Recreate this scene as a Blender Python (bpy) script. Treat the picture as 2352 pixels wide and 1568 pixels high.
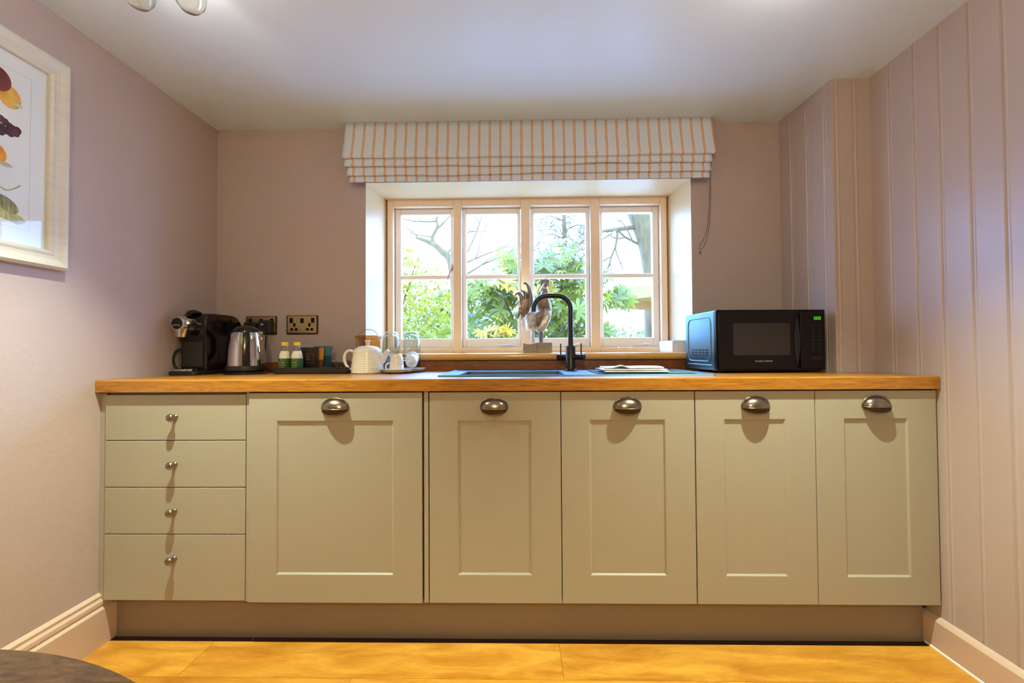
import bpy, bmesh, math, random
from mathutils import Vector, Matrix, Euler
import numpy as np
sc = bpy.context.scene
for o in list(bpy.data.objects): bpy.data.objects.remove(o)
C = sc.collection
PI = math.pi
# ------------------------------------------------------------------ camera
F = 1040.5; YAW = .0197; PIT = .0197; ROL = -.006; H = 1.0073      # fitted to the photograph (2352 x 1568)
_f = Vector((-math.sin(YAW)*math.cos(PIT), math.cos(YAW)*math.cos(PIT), math.sin(PIT)))
_r = Vector((math.cos(YAW), math.sin(YAW), 0)); _u = _r.cross(_f)
_c, _s = math.cos(ROL), math.sin(ROL)
_R = _c*_r + _s*_u; _U = _c*_u - _s*_r
cam = bpy.data.objects.new('camera', bpy.data.cameras.new('camera')); C.objects.link(cam)
cam.data.sensor_width = 36; cam.data.lens = 36*F/2352; cam.data.clip_start = .01; cam.data.clip_end = 300
cam.matrix_world = Matrix(((_R.x, _U.x, -_f.x, 0), (_R.y, _U.y, -_f.y, 0), (_R.z, _U.z, -_f.z, H), (0, 0, 0, 1)))
sc.camera = cam
def ray(px, py):
    a = (px-1176)/F; b = (py-784)/F
    return _f + a*_R - b*_U
def aY(px, py, Y): d = ray(px, py); return Vector((0, 0, H)) + d*(Y/d.y)      # where a photo pixel meets the plane at depth Y
def aX(px, py, X): d = ray(px, py); return Vector((0, 0, H)) + d*(X/d.x)      # ... or the side wall at X
# ------------------------------------------------------------------ world, lights, exposure
sc.view_settings.view_transform = 'Standard'; sc.view_settings.look = 'None'
sc.view_settings.gamma = 1; sc.view_settings.use_curve_mapping = False
sc.view_settings.exposure = 0.0
SKY = 28.0; LAMP = 182; LAMPCOL = (.97, 1, .75); GLOW = 2.6; PEND = 60; PENDCOL = (1, .79, .44)
w = bpy.data.worlds.new('overcast_sky'); sc.world = w; w.use_nodes = True
nt = w.node_tree; nt.nodes.clear()
out = nt.nodes.new('ShaderNodeOutputWorld'); bg = nt.nodes.new('ShaderNodeBackground')
tc = nt.nodes.new('ShaderNodeTexCoord'); sep = nt.nodes.new('ShaderNodeSeparateXYZ'); rp = nt.nodes.new('ShaderNodeValToRGB')
rp.color_ramp.elements[0].position = 0; rp.color_ramp.elements[0].color = (.25, .43, .94, 1)
rp.color_ramp.elements[1].position = .9; rp.color_ramp.elements[1].color = (.21, .40, .94, 1)
nt.links.new(tc.outputs['Generated'], sep.inputs[0]); nt.links.new(sep.outputs['Z'], rp.inputs[0])
nt.links.new(rp.outputs[0], bg.inputs[0]); bg.inputs[1].default_value = SKY
nt.links.new(bg.outputs[0], out.inputs[0])
pl = bpy.data.lights.new('window_portal', 'AREA'); pl.shape = 'RECTANGLE'; pl.size = 1.5; pl.size_y = .84; pl.cycles.is_portal = True
po = bpy.data.objects.new('window_portal', pl); C.objects.link(po); po.location = (.03, 2.52, 1.41); po.rotation_euler = (-PI/2, 0, 0)
LAMPS = ((-.96, 1.17), (.78, 1.17))
def lamp_light(x, y, z=1.99):
    l = bpy.data.lights.new('ceiling_lamp_light', 'SPOT'); l.energy = LAMP; l.color = LAMPCOL
    l.spot_size = math.radians(85); l.spot_blend = 1; l.shadow_soft_size = .012
    o = bpy.data.objects.new('ceiling_lamp_light', l); C.objects.link(o); o.location = (x, y, z)
    l = bpy.data.lights.new('ceiling_lamp_glow', 'POINT'); l.energy = GLOW; l.color = (1, .90, .82); l.shadow_soft_size = .012
    o = bpy.data.objects.new('ceiling_lamp_glow', l); C.objects.link(o); o.location = (x, y, z-.02)
    return o
for x, y in LAMPS: lamp_light(x, y)
l = bpy.data.lights.new('pendant_light', 'POINT'); l.energy = PEND; l.color = PENDCOL; l.shadow_soft_size = .03
o = bpy.data.objects.new('pendant_light', l); C.objects.link(o); o.location = (-.05, -.75, 1.72)

# ------------------------------------------------------------------ materials
def lin(c): return tuple((v/12.92 if v <= .04045 else ((v+.055)/1.055)**2.4) for v in c)
def srgb(r, g, b): return lin((r/255, g/255, b/255))
def mat(name, col, rough=.5, metal=0, spec=.5, coat=0, var=0, vscale=6, vstretch=(1, 1, 1), bump=0, bscale=60, bstretch=(1, 1, 1), emit=None, estr=1, island=0, trans=0, col2=None):
    m = bpy.data.materials.new(name); m.use_nodes = True; n = m.node_tree.nodes; L = m.node_tree.links
    p = n['Principled BSDF']; p.inputs['Roughness'].default_value = rough; p.inputs['Metallic'].default_value = metal
    p.inputs['Specular IOR Level'].default_value = spec; p.inputs['Coat Weight'].default_value = coat; p.inputs['Coat Roughness'].default_value = .12
    p.inputs['Base Color'].default_value = (*col, 1)
    if trans: p.inputs['Transmission Weight'].default_value = trans
    if emit: p.inputs['Emission Color'].default_value = (*emit, 1); p.inputs['Emission Strength'].default_value = estr
    tcn = n.new('ShaderNodeTexCoord')
    if var or col2:
        mp = n.new('ShaderNodeMapping'); mp.inputs['Scale'].default_value = vstretch; L.new(tcn.outputs['Object'], mp.inputs[0])
        no = n.new('ShaderNodeTexNoise'); no.inputs['Scale'].default_value = vscale; no.inputs['Detail'].default_value = 5; L.new(mp.outputs[0], no.inputs[0])
        r = n.new('ShaderNodeValToRGB'); L.new(no.outputs[0], r.inputs[0])
        a = tuple(max(0, v*(1-var)) for v in col); b = tuple(v*(1+var) for v in (col2 or col))
        r.color_ramp.elements[0].position = .3; r.color_ramp.elements[1].position = .7
        r.color_ramp.elements[0].color = (*a, 1); r.color_ramp.elements[1].color = (*b, 1)
        L.new(r.outputs[0], p.inputs['Base Color'])
    if island:
        g = n.new('ShaderNodeNewGeometry'); hs = n.new('ShaderNodeHueSaturation')
        ma = n.new('ShaderNodeMapRange'); ma.inputs[3].default_value = 1-island; ma.inputs[4].default_value = 1+island
        L.new(g.outputs['Random Per Island'], ma.inputs[0]); L.new(ma.outputs[0], hs.inputs['Value'])
        src = p.inputs['Base Color'].links
        if src: L.new(src[0].from_socket, hs.inputs['Color'])
        else: hs.inputs['Color'].default_value = (*col, 1)
        L.new(hs.outputs[0], p.inputs['Base Color'])
    if bump:
        mp2 = n.new('ShaderNodeMapping'); mp2.inputs['Scale'].default_value = bstretch; L.new(tcn.outputs['Object'], mp2.inputs[0])
        n2 = n.new('ShaderNodeTexNoise'); n2.inputs['Scale'].default_value = bscale; n2.inputs['Detail'].default_value = 4; L.new(mp2.outputs[0], n2.inputs[0])
        bp = n.new('ShaderNodeBump'); bp.inputs['Strength'].default_value = bump; bp.inputs['Distance'].default_value = .01
        L.new(n2.outputs[0], bp.inputs['Height']); L.new(bp.outputs[0], p.inputs['Normal'])
    return m
def wood(name, c1, c2, stretch, scale=8, rough=.35, coat=0, island=0, dist=2.5, spec=.5, fine=.25):
    m = bpy.data.materials.new(name); m.use_nodes = True; n = m.node_tree.nodes; L = m.node_tree.links; p = n['Principled BSDF']
    p.inputs['Roughness'].default_value = rough; p.inputs['Coat Weight'].default_value = coat; p.inputs['Coat Roughness'].default_value = .28
    p.inputs['Specular IOR Level'].default_value = spec
    tcn = n.new('ShaderNodeTexCoord'); mp = n.new('ShaderNodeMapping'); mp.inputs['Scale'].default_value = stretch
    L.new(tcn.outputs['Object'], mp.inputs[0])
    g = n.new('ShaderNodeNewGeometry'); ad = n.new('ShaderNodeVectorMath'); ad.operation = 'ADD'
    ml = n.new('ShaderNodeVectorMath'); ml.operation = 'SCALE'; ml.inputs['Scale'].default_value = 7.3
    cmb = n.new('ShaderNodeCombineXYZ')
    for k in range(3): L.new(g.outputs['Random Per Island'], cmb.inputs[k])
    L.new(cmb.outputs[0], ml.inputs[0]); L.new(mp.outputs[0], ad.inputs[0]); L.new(ml.outputs[0], ad.inputs[1])
    n1 = n.new('ShaderNodeTexNoise'); n1.inputs['Scale'].default_value = scale; n1.inputs['Detail'].default_value = 6; n1.inputs['Distortion'].default_value = dist
    L.new(ad.outputs[0], n1.inputs[0])
    r = n.new('ShaderNodeValToRGB'); L.new(n1.outputs[0], r.inputs[0])
    r.color_ramp.elements[0].position = .3; r.color_ramp.elements[1].position = .72
    r.color_ramp.elements[0].color = (*c1, 1); r.color_ramp.elements[1].color = (*c2, 1)
    n2 = n.new('ShaderNodeTexNoise'); n2.inputs['Scale'].default_value = scale*9; n2.inputs['Detail'].default_value = 3; L.new(ad.outputs[0], n2.inputs[0])
    mx = n.new('ShaderNodeMix'); mx.data_type = 'RGBA'; mx.blend_type = 'MULTIPLY'; mx.inputs[0].default_value = fine
    L.new(r.outputs[0], mx.inputs[6]); L.new(n2.outputs[0], mx.inputs[7])
    hs = n.new('ShaderNodeHueSaturation'); ma = n.new('ShaderNodeMapRange'); ma.inputs[3].default_value = 1-island; ma.inputs[4].default_value = 1+island
    L.new(g.outputs['Random Per Island'], ma.inputs[0]); L.new(ma.outputs[0], hs.inputs['Value']); L.new(mx.outputs[2], hs.inputs['Color'])
    L.new(hs.outputs[0], p.inputs['Base Color'])
    return m
def thin_glass(name, tint=(1, 1, 1), refl=1.0, rough=0.02, ior=1.45):
    m = bpy.data.materials.new(name); m.use_nodes = True; n = m.node_tree.nodes; L = m.node_tree.links; n.clear()
    o = n.new('ShaderNodeOutputMaterial'); t = n.new('ShaderNodeBsdfTransparent'); t.inputs[0].default_value = (*tint, 1)
    g = n.new('ShaderNodeBsdfGlossy'); g.inputs['Roughness'].default_value = rough; lw = n.new('ShaderNodeLayerWeight'); pw = n.new('ShaderNodeMath'); pw.operation = 'POWER'; pw.inputs[1].default_value = 4.0; L.new(lw.outputs['Facing'], pw.inputs[0])
    fr = n.new('ShaderNodeMath'); fr.operation = 'MULTIPLY_ADD'; fr.inputs[1].default_value = .9; fr.inputs[2].default_value = .045; L.new(pw.outputs[0], fr.inputs[0])
    mu = n.new('ShaderNodeMath'); mu.operation = 'MULTIPLY'; mu.inputs[1].default_value = refl; L.new(fr.outputs[0], mu.inputs[0])
    mx = n.new('ShaderNodeMixShader'); L.new(mu.outputs[0], mx.inputs[0]); L.new(t.outputs[0], mx.inputs[1]); L.new(g.outputs[0], mx.inputs[2]); L.new(mx.outputs[0], o.inputs[0])
    return m
def mul(c, k): return tuple(min(.95, a*b) for a, b in zip(c, k))
WALL = mul(srgb(196, 178, 166), (.83, .85, .95))
m_wall = mat('taupe_wall_paint', WALL, .5, var=.02, vscale=2, bump=.12, bscale=35, spec=.3)
m_wallR = mat('taupe_gloss_board_paint', WALL, .36, spec=.5, bump=.04, bscale=25)
m_ceil = mat('ceiling_paint', (.70, .82, .90), .36, bump=.05, bscale=20, spec=.4)
m_reveal = mat('cream_window_paint', (.83, .64, .37), .35)
m_frame = mat('cream_window_gloss', (.95, .745, .55), .18)
m_sash = mat('white_sash_gloss', (.95, .87, .77), .25)
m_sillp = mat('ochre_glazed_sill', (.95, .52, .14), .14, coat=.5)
m_base = mat('skirting_gloss_paint', mul(srgb(205, 182, 155), (1.0, 1.0, 1.15)), .3)
m_cab = mat('sage_cabinet_paint', mul(srgb(178, 171, 139), (.81, .825, 1.03)), .42, bump=.03, bscale=120)
m_cabin = mat('cabinet_inside_dark', srgb(70, 62, 48), .7)
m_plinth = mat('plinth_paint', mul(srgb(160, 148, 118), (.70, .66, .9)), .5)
m_work = wood('oak_worktop', mul(srgb(150, 84, 22), (.97, 1.15, .66)), mul(srgb(206, 132, 48), (.97, 1.15, .66)), (1.2, 6, 14), 5, rough=.38, coat=.5, fine=.3)
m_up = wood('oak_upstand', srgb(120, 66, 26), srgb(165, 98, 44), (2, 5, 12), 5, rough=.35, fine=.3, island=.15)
m_floor = wood('oak_floor_boards', mul(srgb(206, 142, 56), (.86, .77, .46)), mul(srgb(246, 192, 100), (.92, .84, .48)), (1.6, 6, 3), 2.4, rough=.3, coat=.15, island=.06, dist=.9, fine=.35)
m_table = wood('brown_table_wood', mul(srgb(92, 66, 42), (1.0, .9, .6)), mul(srgb(150, 118, 82), (1.0, .9, .62)), (4, 14, 4), 11, rough=.45, fine=.7, dist=1.2)
m_tableedge = mat('table_edge_dark', srgb(80, 56, 40), .5)
m_nickel = mat('brushed_nickel', srgb(150, 140, 128), .24, 1)
m_cupshade = mat('shaded_nickel_underside', srgb(70, 54, 42), .55, .6)  # same nickel as the handle; shade below the lip is put into the colour
m_chrome = mat('chrome', srgb(215, 212, 210), .07, 1)
m_black = mat('gloss_black_plastic', (.006, .005, .006), .14)
m_satin = mat('satin_black_plastic', (.010, .008, .009), .42)
m_dgrey = mat('dark_grey_plastic', (.022, .020, .021), .5)
m_tap = mat('matt_black_tap', (.012, .007, .005), .33)
m_sink = mat('black_composite_sink', (.12, .20, .25), .60, 1)
m_mwfront = mat('microwave_front_black', (.0045, .003, .0035), .32, spec=.22)
m_mwbody = mat('black_enamel_casing', (.13, .22, .24), .42, 1)
m_glass = thin_glass('window_glass', (.97, .99, .98), .8)
m_clear = thin_glass('clear_glassware', (.93, .96, .95), 1.6, .03)
m_lampglass = thin_glass('lamp_glass', (.90, .90, .85), 2.2, .05)
m_pic = thin_glass('picture_glass', (.98, .99, .99), .35, .02)
m_amber = thin_glass('amber_translucent', (.76, .50, .22), 1.6, .15)
m_white = mat('white_ceramic', srgb(236, 230, 216), .12, coat=.5)
m_peach = mat('peach_ceramic', srgb(244, 205, 170), .25)
m_milk = mat('milk', srgb(238, 226, 200), .4)
m_green = mat('green_label', srgb(38, 74, 40), .5)
m_gold = mat('gold_print', srgb(176, 170, 72), .5)
m_yellow = mat('yellow_cap', srgb(226, 206, 48), .25)
m_copper = mat('copper_wire', srgb(190, 120, 80), .3, 1)
m_brass = mat('aged_brass_plate', srgb(172, 152, 108), .32, 1)
m_hole = mat('matt_black_insert', (.004, .003, .003), .7, spec=.2)
m_bronze = mat('aged_bronze_edge', srgb(48, 36, 30), .4, .6)
m_cloth = mat('white_cotton', srgb(240, 238, 238), .85, bump=.2, bscale=120)
m_greyc = mat('blue_grey_ceramic', srgb(120, 128, 132), .3)
m_metal = mat('cast_aluminium', srgb(226, 222, 214), .42, .8, var=.12, vscale=18, bump=.5, bscale=45)
m_rust = mat('rusty_iron', srgb(112, 80, 62), .42, .7, var=.3, vscale=12, col2=srgb(176, 160, 148), bump=.5, bscale=50)
m_irond = mat('dark_iron', srgb(140, 134, 126), .45, .7, bump=.4, bscale=60)
m_grain = mat('pale_driftwood', srgb(172, 160, 142), .8, var=.15, vscale=10, vstretch=(1, 1, 4), bump=.5, bscale=60)
m_frameW = mat('ivory_frame_paint', (.60, .585, .52), .4, var=.05, vscale=12, vstretch=(1, 1, 6), bump=.2, bscale=60)
m_paper = mat('white_mount_paper', srgb(226, 230, 232), .7)
m_white2 = mat('white_paint', srgb(245, 244, 242), .4)

# ------------------------------------------------------------------ helpers
def T(name, label, cat, loc=(0, 0, 0), rz=0, group=None):
    o = bpy.data.objects.new(name, None); C.objects.link(o); o.empty_display_size = .05
    o.location = loc; o.rotation_euler = (0, 0, rz); o['label'] = label; o['category'] = cat
    if group: o['group'] = group
    return o
def tag(o, label, cat, group=None, kind=None):
    o['label'] = label; o['category'] = cat
    if group: o['group'] = group
    if kind: o['kind'] = kind
    return o
def root_loc(o):
    while o.parent: o = o.parent
    return o.location
def obj(name, bm, m, parent=None, smooth=None, bevel=0, world=False, seg=2, solid=0, subsurf=0, label=None):
    """bm -> ONE mesh object. world: the geometry is in world coordinates and is moved into the parent's frame."""
    if world and parent is not None: bmesh.ops.translate(bm, verts=bm.verts, vec=-root_loc(parent))
    bmesh.ops.recalc_face_normals(bm, faces=bm.faces)
    me = bpy.data.meshes.new(name); bm.to_mesh(me); bm.free()
    o = bpy.data.objects.new(name, me); C.objects.link(o)
    for x in (m if isinstance(m, (list, tuple)) else [m]): me.materials.append(x)
    if parent is not None: o.parent = parent
    if smooth is not None:
        me.shade_smooth()
        if smooth < 3: me.set_sharp_from_angle(angle=smooth)
    if solid: md = o.modifiers.new('s', 'SOLIDIFY'); md.thickness = solid; md.offset = 0
    if subsurf: md = o.modifiers.new('ss', 'SUBSURF'); md.levels = subsurf; md.render_levels = subsurf
    if bevel:
        md = o.modifiers.new('b', 'BEVEL'); md.width = bevel; md.segments = seg; md.limit_method = 'ANGLE'; md.angle_limit = .6
    if label: o['label'] = label
    return o
def own(name, bm, m, label, cat, group=None, org=None, **k):
    """top-level single mesh thing with its origin at org"""
    if org is None:
        vs = [v.co for v in bm.verts]
        org = Vector((sum(v.x for v in vs)/len(vs), sum(v.y for v in vs)/len(vs), min(v.z for v in vs)))
    bmesh.ops.translate(bm, verts=bm.verts, vec=-Vector(org))
    o = obj(name, bm, m, **k); o.location = org
    return tag(o, label, cat, group)
def struct(name, bm, m, **k):
    o = obj(name, bm, m, **k); o['kind'] = 'structure'; return o
def B(): return bmesh.new()
def box(bm, x0, x1, y0, y1, z0, z1, mi=0):
    vs = [bm.verts.new((x, y, z)) for z in (z0, z1) for y in (y0, y1) for x in (x0, x1)]
    for f in ((0, 2, 3, 1), (4, 5, 7, 6), (0, 1, 5, 4), (2, 6, 7, 3), (0, 4, 6, 2), (1, 3, 7, 5)):
        bm.faces.new([vs[i] for i in f]).material_index = mi
    return bm
def bx(*a): return box(B(), *a)
def loft(bm, rings, closed=True, cap=True, mi=0):
    R = [[bm.verts.new(p) for p in r] for r in rings]; n = len(R[0])
    for a, b in zip(R, R[1:]):
        for i in range(n if closed else n-1):
            j = (i+1) % n
            bm.faces.new((a[i], a[j], b[j], b[i])).material_index = mi
    if cap and closed:
        for r, fl in ((R[0], True), (R[-1], False)):
            try: bm.faces.new(list(reversed(r)) if fl else r).material_index = mi
            except ValueError: pass
    return bm
def lathe(bm, prof, c=(0, 0, 0), axis='z', n=32, mi=0, cap=True):
    """prof: (r, h) pairs along the axis"""
    rings = []
    for r, h in prof:
        r = max(r, 1e-5); ring = []
        for i in range(n):
            a = 2*PI*i/n; u, v = r*math.cos(a), r*math.sin(a)
            p = {'z': (u, v, h), 'y': (u, h, v), 'x': (h, u, v)}[axis]
            ring.append((p[0]+c[0], p[1]+c[1], p[2]+c[2]))
        rings.append(ring)
    return loft(bm, rings, mi=mi, cap=cap)
def tube(bm, pts, r, n=10, mi=0):
    pts = [Vector(p) for p in pts]; rs = r if isinstance(r, (list, tuple)) else [r]*len(pts)
    rings = []; up = None
    for i, p in enumerate(pts):
        d = (pts[min(i+1, len(pts)-1)]-pts[max(i-1, 0)]).normalized()
        if up is None: up = d.orthogonal().normalized()
        else:
            up = (up-d*up.dot(d))
            up = up.normalized() if up.length > 1e-6 else d.orthogonal().normalized()
        v = d.cross(up)
        rings.append([p+rs[i]*(math.cos(2*PI*k/n)*up+math.sin(2*PI*k/n)*v) for k in range(n)])
    return loft(bm, rings, mi=mi)
def prism(bm, poly, axis, a, b, mi=0):
    """poly: 2D outline; extruded along axis from a to b. axis x: poly=(y,z); y: (x,z); z: (x,y)"""
    def P(u, v, t): return {'x': (t, u, v), 'y': (u, t, v), 'z': (u, v, t)}[axis]
    return loft(bm, [[P(u, v, a) for u, v in poly], [P(u, v, b) for u, v in poly]], mi=mi)
def rrect(x0, x1, y0, y1, r, n=5):
    P = []
    for cx, cy, a0 in ((x1-r, y1-r, 0), (x0+r, y1-r, PI/2), (x0+r, y0+r, PI), (x1-r, y0+r, 1.5*PI)):
        for i in range(n+1): a = a0+PI/2*i/n; P.append((cx+r*math.cos(a), cy+r*math.sin(a)))
    return P
def spline(pts, n=8):
    P = [Vector(p) for p in pts]; out = []
    for i in range(len(P)-1):
        a, b, c, d = P[max(i-1, 0)], P[i], P[i+1], P[min(i+2, len(P)-1)]
        for k in range(n):
            t = k/n; out.append(.5*((2*b)+(c-a)*t+(2*a-5*b+4*c-d)*t*t+(3*b-a-3*c+d)*t**3))
    out.append(P[-1]); return out
def text_bm(s, size, align='CENTER', ext=.0002, arc=0):
    cu = bpy.data.curves.new('t', 'FONT'); cu.body = s; cu.size = size; cu.align_x = align; cu.extrude = ext; cu.resolution_u = 3
    o = bpy.data.objects.new('t', cu); C.objects.link(o)
    dg = bpy.context.evaluated_depsgraph_get(); me = bpy.data.meshes.new_from_object(o.evaluated_get(dg))
    bm = B(); bm.from_mesh(me); bpy.data.objects.remove(o); bpy.data.curves.remove(cu); bpy.data.meshes.remove(me)
    for v in bm.verts: x, y, z = v.co; v.co = (x, -z, y)           # stands upright, faces -Y
    return bm
def move(bm, x=0, y=0, z=0): bmesh.ops.translate(bm, verts=bm.verts, vec=(x, y, z)); return bm
def xform(bm, M): bmesh.ops.transform(bm, matrix=M, verts=bm.verts); return bm
def copy_tree(o, parent=None):
    c = o.copy(); C.objects.link(c)
    if parent is not None: c.parent = parent
    for ch in list(o.children): copy_tree(ch, c)
    return c

# ================================================================== ROOM SHELL
XL = -1.4707; YW = 2.158; ZC = 2.086; ZW = .9125; XR = 1.396
# wall with the window opening, splayed reveals
def wall_back():
    bm = B()
    o = [(-1.62, -.1), (1.62, -.1), (1.62, 2.2), (-1.62, 2.2)]
    a = [(-.7445, .960), (.8125, .960), (.8125, 1.820), (-.7445, 1.820)]
    b = [(-.7105, .960), (.7740, .960), (.7740, 1.818), (-.7105, 1.818)]
    V = lambda P, y: [bm.verts.new((x, y, z)) for x, z in P]
    of, af, bb, ob = V(o, YW), V(a, YW), V(b, 2.50), V(o, 2.50)
    for i in range(4):
        j = (i+1) % 4
        bm.faces.new((of[i], of[j], af[j], af[i])).material_index = 0
        bm.faces.new((af[i], af[j], bb[j], bb[i])).material_index = 1
        bm.faces.new((bb[i], bb[j], ob[j], ob[i])).material_index = 0
        bm.faces.new((ob[i], ob[j], of[j], of[i])).material_index = 0
    return bm
struct('wall_back', wall_back(), [m_wall, m_reveal])
struct('wall_left', bx(-1.62, XL, -2.6, YW-.0005, -.1, 2.2), m_wall)
struct('wall_front', bx(-1.62, 1.6, -2.75, -2.6, -.1, 2.2), m_wall)
struct('ceiling', bx(-1.62, 1.6, -2.75, 2.5, ZC, 2.25), m_ceil)
# tongue-and-groove boards on the right, with the boxed-out corner
def tg(p0, p1, grooves, depth=.0045, w=.0045):
    """straight run of boarding from p0 to p1 with V grooves at the given distances"""
    p0, p1 = Vector((*p0, 0)), Vector((*p1, 0)); d = (p1-p0).normalized(); nrm = Vector((-d.y, d.x, 0))
    P = [p0]
    for g in sorted(grooves):
        P += [p0+d*(g-w), p0+d*(g-w*.3)+nrm*depth, p0+d*(g+w*.3)+nrm*depth, p0+d*(g+w), p0+d*(g+w*1.6)-nrm*.0012, p0+d*(g+w*2.6)-nrm*.0012, p0+d*(g+w*3.2)]
    return P+[p1]
gy = [1.7258, 1.6204, 1.5226, 1.4225, 1.3232]
while gy[-1] > -2.4: gy.append(gy[-1]-.1005)
A = (1.232, YW+.02); Bc = (1.250, 1.822); Cc = (1.3975, 1.815); D = (XR-.004, 1.3); E_ = (XR, -2.6)
n1 = tg(A, Bc, [.10, .205, .31]); n2 = tg(Bc, Cc, [.012, .082])
n3 = tg((XR, 1.815), (XR, -2.6), [1.815-y for y in gy])
prof = [(p.x, p.y) for p in n1+n2[1:-1]+n3] + [(1.62, -2.6), (1.62, YW+.02)]
struct('wall_right', prism(B(), prof, 'z', -.1, ZC+.02), m_wallR)
# floor of long oak boards
def floor():
    bm = B(); rnd = random.Random(3); y = 1.407-.2*20
    while y < 1.5:
        row = round((y-1.407)/.2)
        js = [-1.075, .125, 1.5] if row == 0 else [-1.3+rnd.random()*.8+k*1.25 for k in range(3)]
        xs = [-1.6]+[j for j in js if j < 1.45]+[1.6]
        for x0, x1 in zip(xs, xs[1:]): box(bm, x0+.0005, x1-.0005, y+.0005, y+(.1715 if row == 0 else .1995), -.003, 0)
        y += .2
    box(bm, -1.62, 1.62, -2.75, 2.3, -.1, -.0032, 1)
    return bm
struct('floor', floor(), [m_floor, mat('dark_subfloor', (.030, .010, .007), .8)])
bl = [(0, 0), (.0235, 0), (.0235, .122), (.020, .127), (.016, .129), (.015, .133), (.0175, .138), (.0165, .149), (.012, .154), (.010, .157), (.0105, .160), (.0105, .166), (.006, .172), (0, .176)]
struct('baseboard_left', prism(B(), [(XL+a-.0005, z) for a, z in bl], 'y', -2.6, 2.15), m_base, smooth=.5)
br = [(0, 0), (.017, 0), (.017, .093), (.013, .100), (.004, .108), (0, .108)]
struct('baseboard_right', prism(B(), [(XR-a, z) for a, z in br], 'y', -2.6, 1.80), m_base, smooth=.5)
struct('trim_1', prism(B(), [(XR-.017, 0), (XR-.021, 0), (XR-.021, .004), (XR-.017, .006)], 'y', -2.6, 1.60), m_white2)

# ================================================================== WINDOW
win = T('window_1', 'four-light cream painted casement window over the sink', 'window', (.03, 2.40, .995))
win['kind'] = 'structure'
YF = 2.40
bm = B(); fr = [(-.7120, -.6804), (-.3585, -.3143), (.0033, .0530), (.3721, .4227), (.7433, .7755)]
for x0, x1 in fr: box(bm, x0, x1, YF, YF+.075, .9965, 1.820)
for (a, b), (c, d) in zip(fr, fr[1:]):
    box(bm, b, c, YF, YF+.075, 1.779, 1.820); box(bm, b, c, YF, YF+.075, .9965, 1.0205)
obj('window_frame', bm, m_frame, win, world=True, bevel=.003)
xs = [(-.6754, -.3640, -.6468, -.3731), (-.3090, -.0030, -.2924, -.0132), (.0590, .3665, .0741, .3517), (.4280, .7380, .4385, .7098)]
for k, ((a, b), (c, d)) in enumerate(zip(fr, fr[1:])):
    x0, x1 = b+.0015, c-.0015
    g0, g1 = xs[k][2], xs[k][3]
    g0 = max(g0, x0+.018); g1 = min(g1, x1-.018)
    bm = B(); y0, y1 = YF+.036, YF+.072
    box(bm, x0, g0, y0, y1, 1.022, 1.7775); box(bm, g1, x1, y0, y1, 1.022, 1.7775)
    box(bm, g0, g1, y0, y1, 1.746, 1.7775); box(bm, g0, g1, y0, y1, 1.022, 1.073)
    sash = obj('casement', bm, m_sash, win, world=True, bevel=.004)
    obj('glazing_bar', bx(g0, g1, y0+.006, y1, 1.395, 1.418), m_sash, sash, world=True, bevel=.005)
    obj('pane', bx(g0, g1, y0+.022, y0+.025, 1.073, 1.746), m_glass, sash, world=True)
    if k == 0:
        bm = B(); tube(bm, [(g1+.010, y0-.012, 1.475), (g1+.006, y0-.014, 1.45), (g1-.008, y0-.016, 1.41), (g1-.014, y0-.014, 1.392)], [.003, .005, .0045, .003], 8)
        box(bm, g1+.004, g1+.014, y0-.010, y0, 1.44, 1.465)
        obj('catch_handle', bm, mat('pinkish_painted_catch', srgb(206, 170, 150), .3), sash, world=True, smooth=.8)
    bm = B(); xm = g1-.045
    tube(bm, [(xm-.06, y0-.006, 1.036), (xm-.02, y0-.010, 1.036), (xm, y0-.012, 1.040), (xm+.02, y0-.010, 1.036), (xm+.03, y0-.006, 1.036)], [.003, .004, .006, .004, .003], 8)
    if k != 0: obj('casement_stay', bm, m_sash, sash, world=True, smooth=.8)
# sill board with a round nosing
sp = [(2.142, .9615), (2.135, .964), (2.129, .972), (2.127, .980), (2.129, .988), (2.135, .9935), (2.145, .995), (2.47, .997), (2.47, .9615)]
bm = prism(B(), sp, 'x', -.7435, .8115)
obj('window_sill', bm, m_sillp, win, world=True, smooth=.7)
bm = prism(B(), rrect(.772-.045, .772+.030, .995, 1.0505, .006), 'y', 2.19, 2.398)
for v in bm.verts:
    lim = .8125-(v.co.y-YW)*(.8125-.7740)/(2.5-YW)-.002
    if v.co.x > .76: v.co.x = lim
own('sill_box', bm, m_white2, 'small white painted box in the right corner of the window sill', 'box', bevel=.003)

# ================================================================== BASE UNITS
YD = 1.5486
def slab(bm, x0, x1, z0, z1, y, t=.019): return box(bm, x0, x1, y, y+t, z0, z1)
def shaker(x0, x1, z0, z1, px0, px1, pz0, pz1, y, t=.020):
    bm = B(); d = .0055; s = .0052
    R = lambda a, b, c, e, yy: [bm.verts.new(p) for p in ((a, yy, c), (b, yy, c), (b, yy, e), (a, yy, e))]
    o = R(x0, x1, z0, z1, y); i = R(px0, px1, pz0, pz1, y); j = R(px0+s, px1-s, pz0+s, pz1-s, y+d); k = R(x0, x1, z0, z1, y+t)
    for p, q in ((o, i), (i, j), (k, o)):
        for n in range(4): m = (n+1) % 4; bm.faces.new((p[n], p[m], q[m], q[n]))
    bm.faces.new(j); bm.faces.new(list(reversed(k))); return bm
def knob_bm():
    return lathe(B(), [(.0001, -.0335), (.006, -.0330), (.0108, -.0305), (.0134, -.0265), (.0138, -.0235), (.0125, -.0195), (.0090, -.0165), (.0058, -.0150), (.0055, -.0060), (.0080, -.0035), (.0096, -.0010), (.0096, .0002)], axis='y', n=32)
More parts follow.
